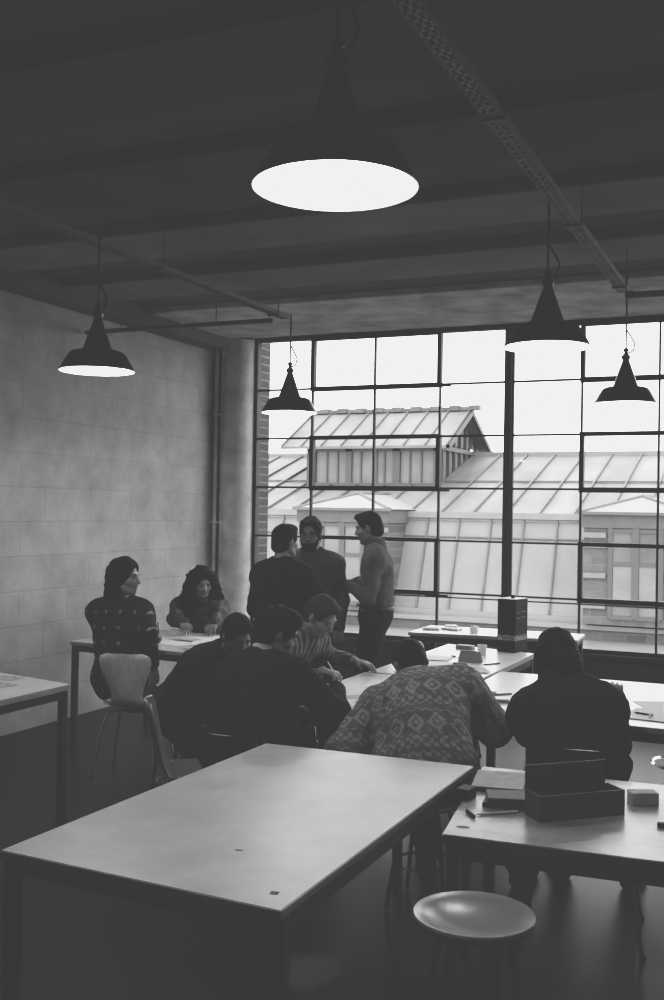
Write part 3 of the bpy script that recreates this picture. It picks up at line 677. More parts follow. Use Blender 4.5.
# ------------------------------------------------------------------ people
class Field:
    """Signed distance field on a grid; tapered limbs and ellipsoids blend into one surface."""
    def __init__(s, lo, hi, vox):
        s.lo = np.array(lo, float); s.vox = vox
        s.n = np.ceil((np.array(hi, float) - s.lo) / vox).astype(int) + 1
        s.big = np.float32(6 * vox); s.d = np.full(s.n, s.big, np.float32)
    def _sub(s, a, b, pad):
        i0 = np.clip(np.floor((np.minimum(a, b) - pad - s.lo) / s.vox).astype(int), 0, s.n); i1 = np.clip(np.ceil((np.maximum(a, b) + pad - s.lo) / s.vox).astype(int) + 1, 0, s.n)
        if (i1 <= i0).any(): return None
        ax = [(np.arange(i0[k], i1[k]) * s.vox + s.lo[k]).astype(np.float32) for k in range(3)]
        return tuple(slice(i0[k], i1[k]) for k in range(3)), ax
    def _merge(s, sl, d, k, op):
        o = s.d[sl]
        if op == 'sub': d = -d; s.d[sl] = np.maximum(o, d) + np.maximum(k - np.abs(o - d), 0) ** 2 / (4 * k)
        else: s.d[sl] = np.minimum(o, d) - np.maximum(k - np.abs(o - d), 0) ** 2 / (4 * k)
    def cone(s, a, b, ra, rb, k=.02, op='add'):
        a, b = np.array(a, float), np.array(b, float); r = _ = s._sub(a, b, max(ra, rb) + k + s.big)
        if r is None: return s
        sl, (X, Y, Z) = r
        ab = b - a; L2 = max(ab @ ab, 1e-9)
        t = np.clip((((X - a[0]) * ab[0])[:, None, None] + ((Y - a[1]) * ab[1])[None, :, None] + ((Z - a[2]) * ab[2])[None, None, :]) / L2, 0, 1)
        d = np.sqrt(((X - a[0])[:, None, None] - t * ab[0]) ** 2 + ((Y - a[1])[None, :, None] - t * ab[1]) ** 2 + ((Z - a[2])[None, None, :] - t * ab[2]) ** 2) - (ra + (rb - ra) * t)
        s._merge(sl, d.astype(np.float32), k, op); return s
    def ell(s, c, B, rad, k=.02, op='add'):
        """B: 3 rows of unit axes; rad: radii along them."""
        c = np.array(c, float); B = np.array(B, float); rad = np.array(rad, float)
        ext = np.sqrt(((B * rad[:, None]) ** 2).sum(0)); r = s._sub(c - ext, c + ext, k + s.big)
        if r is None: return s
        sl, (X, Y, Z) = r
        q0 = q1 = 0
        for i in range(3):
            l = ((X - c[0]) * B[i, 0])[:, None, None] + ((Y - c[1]) * B[i, 1])[None, :, None] + ((Z - c[2]) * B[i, 2])[None, None, :]
            q0 = q0 + (l / rad[i]) ** 2; q1 = q1 + (l / rad[i] ** 2) ** 2
        k0 = np.sqrt(q0); d = k0 * (k0 - 1) / np.maximum(np.sqrt(q1), 1e-6)
        s._merge(sl, d.astype(np.float32), k, op); return s
    def clip(s, p, n):
        """cut away everything on the side n points to."""
        ax = [(np.arange(s.n[k]) * s.vox + s.lo[k]).astype(np.float32) for k in range(3)]
        d = ((ax[0] - p[0]) * n[0])[:, None, None] + ((ax[1] - p[1]) * n[1])[None, :, None] + ((ax[2] - p[2]) * n[2])[None, None, :]
        s.d = np.maximum(s.d, d.astype(np.float32)); return s
    def folds(s, amp, freq, seed=0):
        ax = [(np.arange(s.n[k]) * s.vox + s.lo[k]).astype(np.float32) for k in range(3)]
        rg = np.random.default_rng(seed); m = np.abs(s.d) < s.big * .98
        if not m.any(): return s
        I = np.nonzero(m); P = np.stack([ax[k][I[k]] for k in range(3)], 1); v = 0
        for _ in range(5):
            w = rg.normal(size=3); w *= freq * rg.uniform(.6, 1.6) / np.linalg.norm(w); w2 = rg.normal(size=3) * freq * .35
            v = v + np.sin(P @ w + 1.4 * np.sin(P @ w2 + rg.uniform(0, 6)) + rg.uniform(0, 6))
        s.d[I] += (v / 5 * amp * 1.6).astype(np.float32); return s
    def mesh(s, off):
        g = vdb.FloatGrid(float(s.big)); g.copyFromArray(np.clip(s.d, -s.big, s.big))
        pts, tri, quad = g.convertToPolygons(0.0, 0.0)
        return (pts * s.vox + s.lo - np.array(off)).astype(np.float32), quad[:, ::-1]

def link_mesh(name, pts, quad, mats, parent=None, loc=(0, 0, 0), midx=None, weave=None):
    me = bpy.data.meshes.new(name); n = len(quad)
    me.vertices.add(len(pts)); me.vertices.foreach_set('co', pts.ravel())
    me.loops.add(n * 4); me.loops.foreach_set('vertex_index', quad.astype(np.int32).ravel())
    me.polygons.add(n); me.polygons.foreach_set('loop_start', np.arange(0, n * 4, 4, dtype=np.int32))
    me.polygons.foreach_set('use_smooth', np.ones(n, bool))
    for m in mats: me.materials.append(m)
    if midx is not None: me.polygons.foreach_set('material_index', midx.astype(np.int32))
    me.update(calc_edges=True); me.validate()
    if weave is not None:
        at = me.attributes.new('weave', 'FLOAT_VECTOR', 'POINT'); at.data.foreach_set('vector', weave.astype(np.float32).ravel())
    o = bpy.data.objects.new(name, me); COL.objects.link(o); o.location = loc
    if parent is not None: o.parent = parent
    return o

def nrm(v): v = np.array(v, float); return v / max(np.linalg.norm(v), 1e-9)
def ik(a, t, l1, l2, hint):
    a, t = np.array(a, float), np.array(t, float); d = t - a; L = np.linalg.norm(d)
    if L > (l1 + l2) * .985: t = a + d / L * (l1 + l2) * .985; d = t - a; L = np.linalg.norm(d)
    x = (l1 * l1 - l2 * l2 + L * L) / (2 * L); h = math.sqrt(max(l1 * l1 - x * x, 0)); n = d / L
    hv = np.array(hint, float); hv = nrm(hv - n * (hv @ n)); return a + n * x + hv * h, t

def person(label, P, face, lean=(5, 10), side=0., twist=0., head=(0, 10, 0), s=1., hands=None, elbows=None, feet=None, knees=None, hand_dir=None, curl=(.5, .5),
           hair='short', hair_m='hair_black', top='cloth_dark', top_fat=.016, trousers='cloth_black', tucked=True, collar=None, sleeve=1., coat=False, droop=0., beard=False, specs=False, vox=.0062, seed=1, fat=1., belt=None, watch=False):
    """P hip centre; face: degrees clockwise from the window direction; head: (face, pitch down, roll) in absolute degrees."""
    ra = math.radians; P = np.array(P, float)
    F = np.array([math.sin(ra(face)), math.cos(ra(face)), 0]); R = np.array([F[1], -F[0], 0]); U = np.array([0, 0, 1.])
    def dirv(l): return nrm(U * math.cos(ra(l)) + F * math.sin(ra(l)) + R * math.sin(ra(side)) * 1)
    d1, d2 = dirv(lean[0]), dirv(lean[1])
    W = P + d1 * .14 * s; C = W + (d1 * .4 + d2 * .6) * .15 * s; N = C + d2 * .24 * s
    Fc = nrm(F - d2 * (F @ d2)); tw = ra(twist); Rc0 = np.cross(Fc, d2)
    Rc = nrm(Rc0 * math.cos(tw) + Fc * math.sin(tw)); Fc = nrm(np.cross(d2, Rc))
    Fw = nrm(F - d1 * (F @ d1)); Rw = np.cross(Fw, d1)
    sh = {q: N - d2 * (.055 + droop) * s + Rc * q * .178 * s * fat + Fc * .01 for q in (-1, 1)}
    ha, hp = ra(head[0]), ra(head[1])
    h0 = np.array([math.sin(ha), math.cos(ha), 0]); hR = np.array([h0[1], -h0[0], 0])
    hF = h0 * math.cos(hp) - U * math.sin(hp); hU = U * math.cos(hp) + h0 * math.sin(hp)
    if len(head) > 2 and head[2]:
        c_, s_ = math.cos(ra(head[2])), math.sin(ra(head[2])); hR, hU = hR * c_ - hU * s_, hU * c_ + hR * s_
    nk = nrm(d2 * .6 + hU * .4); HB = N + nk * .075 * s; HC = HB + hU * .115 * s + hF * .022 * s
    hb = np.stack([hR, hF, hU])
    def hp_(x, y, z): return HC + (hR * x + hF * y + hU * z) * s
    # arms and legs
    la, lf = .29 * s, .255 * s; el, wr = {}, {}
    hands = hands or {}; elbows = elbows or {}
    for q in (-1, 1):
        tgt = hands.get(q, sh[q] - U * .5 * s + F * .06 + R * q * .06)
        el[q], wr[q] = ik(sh[q], tgt, la, lf, elbows.get(q, -F * .7 + R * q * .5 - U * .4))
    th, sk = .425 * s, .415 * s; hip, kn, an = {}, {}, {}
    for q in (-1, 1):
        hip[q] = P + Rw * q * .088 * s - d1 * .02
        ft = (feet or {}).get(q, np.array([P[0], P[1], 0]) + R * q * .11 + F * .02); ft = np.array([ft[0], ft[1], .085 * s])
        kn[q], an[q] = ik(hip[q], ft, th, sk, (knees or {}).get(q, F + R * q * .12))
        an[q][2] = max(an[q][2], .085 * s)
    allp = np.array([P, N, HC + hU * .16, HC - hU * .2, *sh.values(), *el.values(), *wr.values(), *kn.values(), *an.values()])
    lo, hi = allp.min(0) - .24, allp.max(0) + .24; lo[2] = -.03
    base = np.array([P[0], P[1], 0.])
    HD, PN = {}, {}
    for q in (-1, 1):
        fd = nrm(wr[q] - el[q]); hd = nrm((hand_dir or {}).get(q, fd * .8 - U * .15)); pn = (hand_dir or {}).get((q, 'n'), -U)
        pn = np.array(pn, float); pn = nrm(pn - hd * (pn @ hd) if abs(nrm(pn) @ hd) < .95 else np.cross(hd, R)); HD[q], PN[q] = hd, pn
    def torso(f, e, arms=True):
        f.ell(P + d1 * .035 * s, np.stack([Rw, Fw, d1]), np.array([.165, .118, .115]) * s * fat + e, .05)
        f.ell(W, np.stack([Rw, Fw, d1]), np.array([.145, .105, .15]) * s * fat + e, .06)
        f.ell(C + d2 * .06 * s, np.stack([Rc, Fc, d2]), np.array([.165, .112, .20]) * s * fat + e, .06)
        f.ell(N - d2 * .10 * s - Fc * .015 * s, np.stack([Rc, Fc, d2]), np.array([.175, .085, .09]) * s * fat + e, .05)
        f.cone(sh[-1] * .85 + N * .15 , sh[1] * .85 + N * .15, .058 * s + e, .058 * s + e, .05)
        for q in (-1, 1): f.cone(N + d2 * .02 * s, sh[q], .05 * s + e, .055 * s + e, .05)
    def arm(f, q, e, cut=1.):
        f.cone(sh[q], el[q], .056 * s * fat + e, .043 * s * fat + e, .035)
        f.cone(el[q], el[q] + (wr[q] - el[q]) * cut, .043 * s * fat + e, (.043 - .015 * cut) * s + e * 1.05, .02)
    def legs(f, e):
        for q in (-1, 1):
            f.cone(hip[q], kn[q], .084 * s * fat + e, .055 * s + e, .04); f.cone(kn[q], an[q], .055 * s + e, .04 * s + e, .025)
            f.cone(kn[q] * .7 + an[q] * .3 - F * .012, an[q] * .55 + kn[q] * .45 - F * .01, .05 * s + e, .042 * s + e, .03)
    # ---- body: one continuous surface
    f = Field(lo, hi, vox); torso(f, 0)
    legs(f, 0)
    for q in (-1, 1): arm(f, q, 0)
    f.cone(N - d2 * .04 * s, HB + hU * .03 * s, .058 * s, .054 * s, .03)
    for q in (-1, 1):   # feet
        ff = F * .8 + R * q * .25; f.cone(an[q], an[q] + nrm(ff) * .15 * s - U * .05 * s, .036 * s, .028 * s, .02)
    for q in (-1, 1):   # hands: palm, four fingers, thumb
        hd, pn = HD[q], PN[q]; sd = nrm(np.cross(pn, hd)); w = wr[q]
        if sd @ (-R * q if True else R) < 0: sd = -sd       # towards the thumb: inwards
        f.ell(w + hd * .047 * s, np.stack([sd, hd, pn]), np.array([.041, .055, .017]) * s, .012)
        cu = curl[0] if q < 0 else curl[1]
        for i, L in enumerate((.074, .083, .077, .060)):
            o = (1.5 - i) * .0215 * s; b0 = w + hd * (.088 - .004 * abs(i - 1)) * s + sd * o
            dr = nrm(hd + sd * o * 2.2); a1 = cu * .7; a2 = cu * 1.7; a3 = cu * 2.3
            p1 = b0 + (dr * math.cos(a1) + pn * math.sin(a1)) * L * .45 * s; p2 = p1 + (dr * math.cos(a2) + pn * math.sin(a2)) * L * .32 * s; p3 = p2 + (dr * math.cos(a3) + pn * math.sin(a3)) * L * .25 * s
            f.cone(b0 - hd * .015, b0, .0105 * s, .0095 * s, .006); f.cone(b0, p1, .0095 * s, .0088 * s, .004); f.cone(p1, p2, .0088 * s, .008 * s, .004); f.cone(p2, p3, .008 * s, .007 * s, .003)
        t0 = w + hd * .025 * s + sd * .028 * s; t1 = t0 + (hd * .7 + sd * .65 + pn * .25) * .042 * s; t2 = t1 + nrm(hd * .9 + sd * .15 + pn * .4) * .034 * s
        f.cone(t0, t1, .0135 * s, .0108 * s, .010); f.cone(t1, t2, .0108 * s, .0085 * s, .004)
    # head
    f.ell(hp_(0, -.012, .032), hb, np.array([.074, .094, .092]) * s, .02)
    f.ell(hp_(0, .03, -.035), hb, np.array([.060, .066, .078]) * s, .03)
    f.ell(hp_(0, .068, -.092), hb, np.array([.026, .022, .020]) * s, .025)
    for q in (-1, 1):
        f.ell(hp_(q * .040, .055, -.022), hb, np.array([.024, .026, .022]) * s, .02)
        f.cone(hp_(q * .058, .01, -.06), hp_(q * .03, .06, -.088), .018 * s, .016 * s, .02)
    f.cone(hp_(-.034, .078, .030), hp_(.034, .078, .030), .0125 * s, .0125 * s, .012)
    for q in (-1, 1): f.ell(hp_(q * .032, .097, .010), hb, np.array([.018, .016, .012]) * s, .010, 'sub')
    for q in (-1, 1): f.ell(hp_(q * .031, .075, .009), hb, np.array([.0135, .0135, .0125]) * s, .003)
    f.cone(hp_(0, .086, .022), hp_(0, .108, -.022), .0085 * s, .0125 * s, .010)
    for q in (-1, 1): f.ell(hp_(q * .011, .096, -.027), hb, np.array([.0085, .012, .008]) * s, .006)
    f.ell(hp_(0, .0905, -.050), hb, np.array([.022, .010, .0055]) * s, .004); f.ell(hp_(0, .0885, -.062), hb, np.array([.019, .010, .006]) * s, .004)
    f.ell(hp_(0, .101, -.0560), hb, np.array([.022, .008, .0016]) * s, .003, 'sub')
    for q in (-1, 1):
        f.ell(hp_(q * .077, -.008, -.002), np.stack([nrm(hR * .9 - q * hF * .3), nrm(hF * .9 + q * hR * .3), hU]), np.array([.009, .021, .033]) * s, .006)
    pts, quad = f.mesh(base)
    cen = pts[quad].mean(1) + base; mi = np.zeros(len(quad), int)
    loc = (cen - HC) @ hb.T / s
    for q in (-1, 1):
        mi[(((loc - [q * .031, .086, .009]) / [.0085, .012, .0075]) ** 2).sum(1) < 1] = 1
        mi[(((loc - [q * .034, .092, .031]) / [.021, .02, .0048]) ** 2).sum(1) < 1] = 3
    mi[(((loc - [0, .095, -.056]) / [.021, .018, .011]) ** 2).sum(1) < 1] = 2
    body = link_mesh('person', pts, quad, [M['skin'], M['eye'], M['lip'], M[hair_m]], None, base, mi)
    tag(body, label, 'person')
    cv = .0085
    # ---- shirt, sweater or coat
    f = Field(lo, hi, cv); torso(f, top_fat)
    for q in (-1, 1): arm(f, q, top_fat * .85, sleeve)
    if coat:
        for q in (-1, 1): f.cone(N + nk * .03 * s, sh[q] * .75 + N * .25, .085 * s, .085 * s, .05)
    if not tucked: f.ell(P + d1 * .03 * s, np.stack([Rw, Fw, d1]), np.array([.172, .125, .12]) * s * fat + top_fat, .05)
    f.folds(.006, 34, seed); f.folds(.0025, 80, seed + 9)
    f.ell(N + nk * .095 * s, hb, np.array([.062, .062, .06]) * s, .01, 'sub')
    f.cone(N + d2 * .03 * s, HB + nk * .05, .060 * s, .062 * s, .008, 'sub')
    hem = P + d1 * (.128 if belt else .10 if tucked else -.07) * s; f.clip(hem, -d1)
    for q in (-1, 1):
        pass
    pts, quad = f.mesh(base); wld = pts + base - C
    wv = np.stack([wld @ Rc, wld @ d2, wld @ Fc], 1)
    o_top = link_mesh('sweater' if not tucked else 'shirt', pts, quad, [M[top]], body, (0, 0, 0), None, wv)
    # ---- trousers
    f = Field(lo, hi, cv); f.ell(P + d1 * .035 * s, np.stack([Rw, Fw, d1]), np.array([.165, .118, .115]) * s * fat + .012, .05); f.ell(W, np.stack([Rw, Fw, d1]), np.array([.145, .105, .15]) * s * fat + .01, .05)
    legs(f, .018); f.folds(.006, 36, seed + 3); f.clip(P + d1 * .125 * s, d1); f.clip(np.array([0, 0, .05]), -U)
    pts, quad = f.mesh(base); link_mesh('trousers', pts, quad, [M[trousers]], body)
    # ---- shoes
    for q in (-1, 1):
        ff = nrm(F * .8 + R * q * .25); f = Field(an[q] - .26, an[q] + .26, .007)
        g = np.array([an[q][0], an[q][1], 0]) + U * (an[q][2] - .085 * s)
        f.cone(an[q], g + U * .05, .05 * s, .047 * s, .02); f.cone(g - ff * .035 + U * .036, g + ff * .15 * s + U * .034, .041 * s, .040 * s, .02); f.cone(g + ff * .10 * s + U * .034, g + ff * .17 * s + U * .03, .043 * s, .035 * s, .02)
        f.clip(g + U * .002, -U); f.clip(an[q] + U * .045, U)
        pts, quad = f.mesh(base); link_mesh('shoe', pts, quad, [M['shoe']], body)
    # ---- hair
    f = Field(HC - .36, HC + .26, .0055)
    th_ = {'short': .009, 'crop': .006, 'bushy': .017, 'long': .018, 'longwavy': .018, 'curly': .026}[hair]
    f.ell(hp_(0, -.012, .036), hb, np.array([.075 + th_, .094 + th_, .090 + th_ * 1.1]) * s, .01)
    if hair in ('short', 'crop', 'bushy'):
        f.ell(hp_(0, -.055, -.03), hb, np.array([.062 + th_ * .6, .052 + th_ * .6, .06]) * s, .03)
        f.ell(hp_(0, .055, .100), hb, np.array([.052, .036, .020 + th_ * .5]) * s, .03)
        for q in (-1, 1): f.cone(hp_(q * .074, .018, .03), hp_(q * .073, .018, -.018), .009 * s, .006 * s, .01)
    if hair == 'long':      # straight, falling behind the shoulders
        f.cone(hp_(0, -.05, .0), hp_(0, -.085, -.12) - U * .0, .085 * s, .07 * s, .03); f.cone(hp_(0, -.07, -.08), HC - U * .23 * s - hF * .085 * s - Fc * .03, .085 * s, .065 * s, .04)
        for q in (-1, 1): f.cone(hp_(q * .07, -.01, .02), HC - U * .19 * s - hF * .03 * s + hR * q * .075 * s, .034 * s, .028 * s, .04)
    if hair == 'longwavy':
        f.cone(hp_(0, -.05, .0), HC - U * .14 * s - hF * .075 * s, .085 * s, .072 * s, .03)
        for q in (-1, 1): f.cone(hp_(q * .072, -.03, .03), HC - U * .145 * s - hF * .04 * s + hR * q * .06 * s, .036 * s, .04 * s, .03)
    if hair == 'curly':
        f.cone(hp_(0, -.05, .02), HC - U * .17 * s - hF * .06 * s, .11 * s, .11 * s, .03)
        for q in (-1, 1):
            f.cone(hp_(q * .085, -.02, .05), HC - U * .22 * s + hR * q * .165 * s - hF * .01, .055 * s, .06 * s, .03); f.cone(hp_(q * .05, .05, .10), hp_(q * .10, .01, .0), .03 * s, .035 * s, .03)
    f.folds({'short': .002, 'crop': .002, 'bushy': .005, 'long': .002, 'longwavy': .005, 'curly': .007}[hair], 95 if hair != 'long' else 60, seed + 5); f.folds(.0025, 230, seed + 6)
    f.ell(hp_(0, .092, -.034), hb, np.array([.080, .070, .118]) * s, .010, 'sub')
    if hair in ('short', 'crop', 'bushy'):
        for q in (-1, 1): f.ell(hp_(q * .083, .0, -.028), hb, np.array([.03, .03, .045]) * s, .008, 'sub')
        f.clip(hp_(0, 0, -.085), -hU)
    else: f.cone(hp_(0, .05, -.02), hp_(0, .06, -.2), .052 * s, .05 * s, .012, 'sub')
    if beard:
        f.ell(hp_(0, .058, -.085), hb, np.array([.056, .052, .045]) * s, .01); f.ell(hp_(0, .094, -.040), hb, np.array([.026, .012, .007]) * s, .006)
        f.ell(hp_(0, .106, -.057), hb, np.array([.016, .01, .006]) * s, .004, 'sub')
        for q in (-1, 1): f.cone(hp_(q * .066, .03, -.03), hp_(q * .05, .05, -.075), .012 * s, .016 * s, .015)
    pts, quad = f.mesh(base); link_mesh('hair', pts, quad, [M[hair_m]], body)
    L3 = lambda p: tuple(np.array(p) - base)
    if specs:
        b = MB()
        for q in (-1, 1):
            b.tube([L3(hp_(q * .033 + .023 * math.cos(t), .104 - .004 * abs(math.cos(t)), .008 + .018 * math.sin(t))) for t in np.linspace(0, 2 * PI, 17)], .0018 * s, 6)
            b.tube([L3(hp_(q * .056, .1, .012)), L3(hp_(q * .082, .04, .014)), L3(hp_(q * .083, -.005, .006))], .0016 * s, 6)
        b.tube([L3(hp_(-.010, .106, .012)), L3(hp_(.010, .106, .012))], .0016 * s, 6); b.build('glasses', M['black'], body, True)
    if collar:
        f = Field(N - .25, N + .25, .006); c0 = N + nk * .028 * s
        f.cone(N + nk * .0, N + nk * .115 * s, .090 * s, .072 * s, .005); f.cone(N - nk * .05, HB + nk * .08, .064 * s, .060 * s, .004, 'sub'); f.clip(N + nk * .10 * s, nk)
        pts, quad = f.mesh(base); link_mesh('collar', pts, quad, [M[collar]], body)
    if belt:
        f = Field(P - .3, P + .4, .0075); f.ell(P + d1 * .02 * s, np.stack([Rw, Fw, d1]), np.array([.165, .118, .14]) * s * fat + .022, .05); f.ell(W, np.stack([Rw, Fw, d1]), np.array([.145, .105, .15]) * s * fat + .02, .05)
        f.clip(P + d1 * .130 * s, d1); f.clip(P + d1 * .098 * s, -d1); pts, quad = f.mesh(base); link_mesh('belt', pts, quad, [M['black_leather']], body)
        c = P + d1 * .114 * s - Rw * .05 + Fw * .142 * s; b = MB(); c = L3(c)
        b.tube([Vector(c) + Vector(Rw) * .022 * a + Vector(d1) * .016 * bb for a, bb in ((-1, -1), (1, -1), (1, 1), (-1, 1), (-1, -1))], .003, 6); b.build('buckle', M['buckle'], body, True)
    if watch:
        q = -1; a = wr[q] - nrm(wr[q] - el[q]) * .02; n = nrm(wr[q] - el[q]); f = Field(a - .09, a + .09, .004); f.cone(a - n * .02, a + n * .02, .036 * s, .034 * s, .004); f.clip(a + n * .012, n); f.clip(a - n * .012, -n)
        pts, quad = f.mesh(base); link_mesh('wristwatch', pts, quad, [M['black_leather']], body)
    return dict(body=body, wr=wr, HD=HD, PN=PN, HC=HC)

A3 = np.array
# the three standing by the window
person('person standing with back to us, dark top and short dark hair, before the window', (-3.16, 6.28, .86), 8, (3, 4), 0, -4, (22, 4), .935, hands={-1: A3((-3.22, 6.58, 1.03)), 1: A3((-2.98, 6.60, 1.02))},
       elbows={-1: A3((-.9, -.3, -.4)), 1: A3((.9, -.4, -.4))}, hair='short', top='cloth_black', top_fat=.022, tucked=False, seed=3, fat=1.08)
person('bearded person with glasses standing by the window, facing us in a dark shirt', (-3.32, 7.14, .885), 152, (2, 3), 0, 6, (168, 8), .955, hands={-1: A3((-3.02, 7.0, .90)), 1: A3((-3.56, 6.96, 1.1))},
       hair='bushy', hair_m='hair_brown', top='cloth_grey', top_fat=.022, trousers='cloth_black', beard=True, specs=True, seed=5, fat=1.06, tucked=False)
person('person in profile with arms crossed, grey shirt, belt and short quiff, at the window', (-2.83, 7.22, .93), -108, (-6, 3), 0, 0, (-100, 14), .975, hands={-1: A3((-2.99, 7.12, 1.20)), 1: A3((-2.97, 7.26, 1.17))},
       elbows={-1: A3((.5, -.5, -.9)), 1: A3((.2, .7, -.9))}, hand_dir={-1: A3((.15, .9, .2)), 1: A3((.1, -.9, .25)), (-1, 'n'): A3((.9, 0, 0)), (1, 'n'): A3((.9, 0, 0))}, hair='crop', top='cloth_mid', top_fat=.014, trousers='cloth_dark', collar='cloth_mid', belt=True, seed=8, fat=1.02)
# by the block wall
pl = person('long-haired person in plaid shirt looking over the shoulder, seated by the block wall', (-4.17, 5.90, .55), 12, (0, 4), -3, 10, (80, 4), 1.0, hands={-1: A3((-4.30, 6.44, .815)), 1: A3((-3.88, 5.86, .71))},
       elbows={-1: A3((-.8, -.3, -.5)), 1: A3((.6, -.7, -.2))}, hand_dir={1: A3((.25, 0, -.95)), (1, 'n'): A3((-.9, .3, 0)), -1: A3((.2, .95, -.05))}, curl=(1.1, .35), feet={-1: A3((-3.80, 6.42, 0)), 1: A3((-3.45, 5.75, 0))}, knees={-1: A3((.5, .8, .3)), 1: A3((.95, .0, .4))},
       hair='longwavy', hair_m='hair_brown', top='plaid', top_fat=.024, trousers='denim', tucked=False, seed=12, fat=1.03)
person('curly-haired woman in a checked shirt seated against the block wall, looking down', (-4.64, 7.77, .50), 156, (12, 28), 0, 0, (132, 20), .95, hands={-1: A3((-4.20, 7.22, .83)), 1: A3((-4.44, 7.14, .83))},
       elbows={-1: A3((.8, .2, -.3)), 1: A3((-.8, .1, -.3))}, curl=(.6, .6), hair='curly', hair_m='hair_black', top='check', top_fat=.026, trousers='denim', feet={-1: A3((-4.1, 7.36, 0)), 1: A3((-4.35, 7.3, 0))}, seed=15, tucked=False)
# around the drawing tables
person('person in black coat with shadowed face, seated between plaid shirt and dark sweater', (-3.13, 5.03, .61), 108, (34, 54), 0, 0, (122, 30), .92, hands={-1: A3((-2.54, 5.20, .82)), 1: A3((-2.55, 5.03, .82))},
       elbows={-1: A3((-.4, .0, -.8)), 1: A3((-.4, -.5, -.6))}, curl=(.6, .7), hair='short', top='cloth_black', top_fat=.034, feet={-1: A3((-2.62, 5.1, 0)), 1: A3((-2.66, 4.8, 0))}, tucked=False, seed=21, fat=1.05)
person('person in dark sweater with a pale collar and tousled hair, back to us', (-2.35, 4.36, .525), 2, (20, 36), -8, 6, (58, 24), .98, hands={-1: A3((-2.29, 4.92, .82)), 1: A3((-2.11, 4.86, .83))},
       elbows={-1: A3((-.5, -.7, -.15)), 1: A3((.8, -.5, -.6))}, curl=(.6, .9), hair='bushy', hair_m='hair_brown', top='cloth_black', top_fat=.03, feet={-1: A3((-2.45, 4.64, 0)), 1: A3((-2.15, 4.64, 0))}, collar='collar', tucked=False, seed=25, fat=1.04)
pn = person('person with fair short hair in a striped knit, drawing with a pen at the table', (-3.02, 5.78, .56), 100, (27, 44), 0, 0, (106, 36), 1.0, hands={-1: A3((-2.50, 6.04, .81)), 1: A3((-2.50, 5.56, .81))},
       elbows={-1: A3((.0, .8, -.4)), 1: A3((-.5, -.4, -.6))}, curl=(.35, 1.0), hand_dir={-1: A3((.9, -.05, -.12)), 1: A3((.95, -.1, -.08))}, hair='short', hair_m='hair_fair', top='stripe', top_fat=.016, sleeve=.8, watch=True, feet={-1: A3((-2.6, 5.98, 0)), 1: A3((-2.6, 5.66, 0))}, tucked=False, seed=31)
person('person hunched over the table in a patterned knitted sweater, back to us', (-1.49, 4.45, .55), -12, (31, 60), -9, 0, (-38, 48), .99, hands={-1: A3((-1.74, 4.68, .67)), 1: A3((-1.46, 5.12, .84))},
       elbows={-1: A3((-.5, -.6, -.3)), 1: A3((.6, -.5, -.6))}, curl=(.7, .7), hair='short', top='nordic', top_fat=.042, feet={-1: A3((-1.6, 4.86, 0)), 1: A3((-1.15, 4.86, 0))}, tucked=False, seed=37, fat=1.2)
person('long-haired person in a dark coat, back to us, at the wide table beside the carton', (-.86, 4.62, .525), -10, (24, 44), -6, 0, (-34, 30), .96, hands={-1: A3((-1.14, 5.24, .84)), 1: A3((-.78, 5.22, .85))},
       elbows={-1: A3((-.05, -.7, -.5)), 1: A3((.08, -.7, -.4))}, coat=True, droop=.075, curl=(.8, .7), hair='long', top='cloth_black', top_fat=.034, feet={-1: A3((-1.0, 5.1, 0)), 1: A3((-.68, 5.08, 0))}, tucked=False, seed=41, fat=1.08)
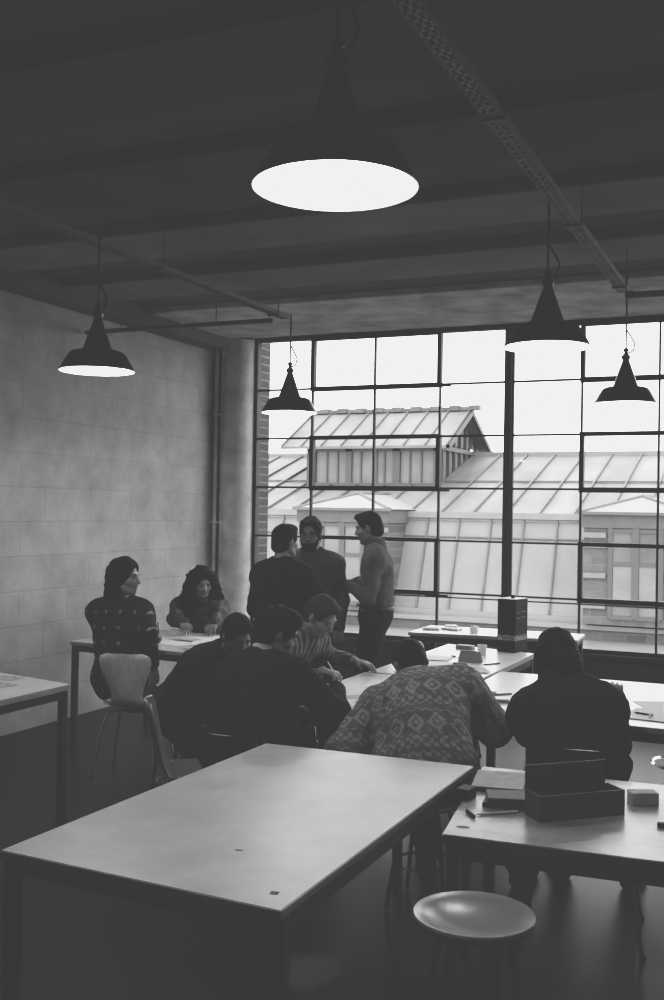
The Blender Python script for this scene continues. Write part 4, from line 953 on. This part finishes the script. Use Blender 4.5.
# pens held in hands
for d, q, lab, m in ((pn, 1, 'pen in the hand of the person in the striped knit', 'paper'), (pl, -1, 'pen in the hand of the person in the plaid shirt', 'black')):
    w = d['wr'][q] + d['HD'][q] * .095 * 1.0 + d['PN'][q] * .03; tip = w + d['HD'][q] * .03 - np.array([0, 0, .0]); tip[2] = .748
    end = tip + nrm(np.array([-.45, -.25, .85]) if q > 0 else np.array([-.15, .05, .95])) * .15
    pen(tuple(tip), tuple(end), .0042, m, lab)

# ------------------------------------------------------------------ light: overcast sky through the window, plus the lamps
w = bpy.data.worlds.new('overcast_sky'); sc.world = w; w.use_nodes = True
N_ = w.node_tree.nodes; L_ = w.node_tree.links; bg = N_['Background']
tc = N_.new('ShaderNodeTexCoord'); sp = N_.new('ShaderNodeSeparateXYZ'); L_.new(tc.outputs['Generated'], sp.inputs[0])
rp = N_.new('ShaderNodeMapRange'); rp.inputs['From Min'].default_value = -.1; rp.inputs['From Max'].default_value = 1; rp.inputs['To Min'].default_value = .85; rp.inputs['To Max'].default_value = 1.25
L_.new(sp.outputs['Z'], rp.inputs['Value']); L_.new(rp.outputs[0], bg.inputs['Color']); bg.inputs['Strength'].default_value = 5.0
pl_ = bpy.data.lights.new('window_portal', 'AREA'); pl_.shape = 'RECTANGLE'; pl_.size = WX1 - WX0; pl_.size_y = WZ1 - WZ0; pl_.cycles.is_portal = True
po = bpy.data.objects.new('window_portal', pl_); COL.objects.link(po); po.location = ((WX0 + WX1) / 2, YB + .25, (WZ0 + WZ1) / 2); po.rotation_euler = (-PI / 2, 0, 0)

sc.cycles.max_bounces = 10; sc.cycles.diffuse_bounces = 5; sc.cycles.transparent_max_bounces = 16; sc.cycles.sample_clamp_indirect = 6; sc.cycles.use_denoising = True
# black and white film: lifted blacks, soft whites
vs = sc.view_settings; vs.view_transform = 'Standard'; vs.look = 'None'; vs.exposure = 0; vs.gamma = 1
vs.use_curve_mapping = True; cm = vs.curve_mapping; cm.use_clip = False
c = cm.curves[3]
c.points[0].location = (0, .0385); c.points[1].location = (1.0, .88)
for p in ((.02, .050), (.1, .125), (.25, .29), (.6, .63)): c.points.new(*p)
cm.extend = 'HORIZONTAL'
cm.update()
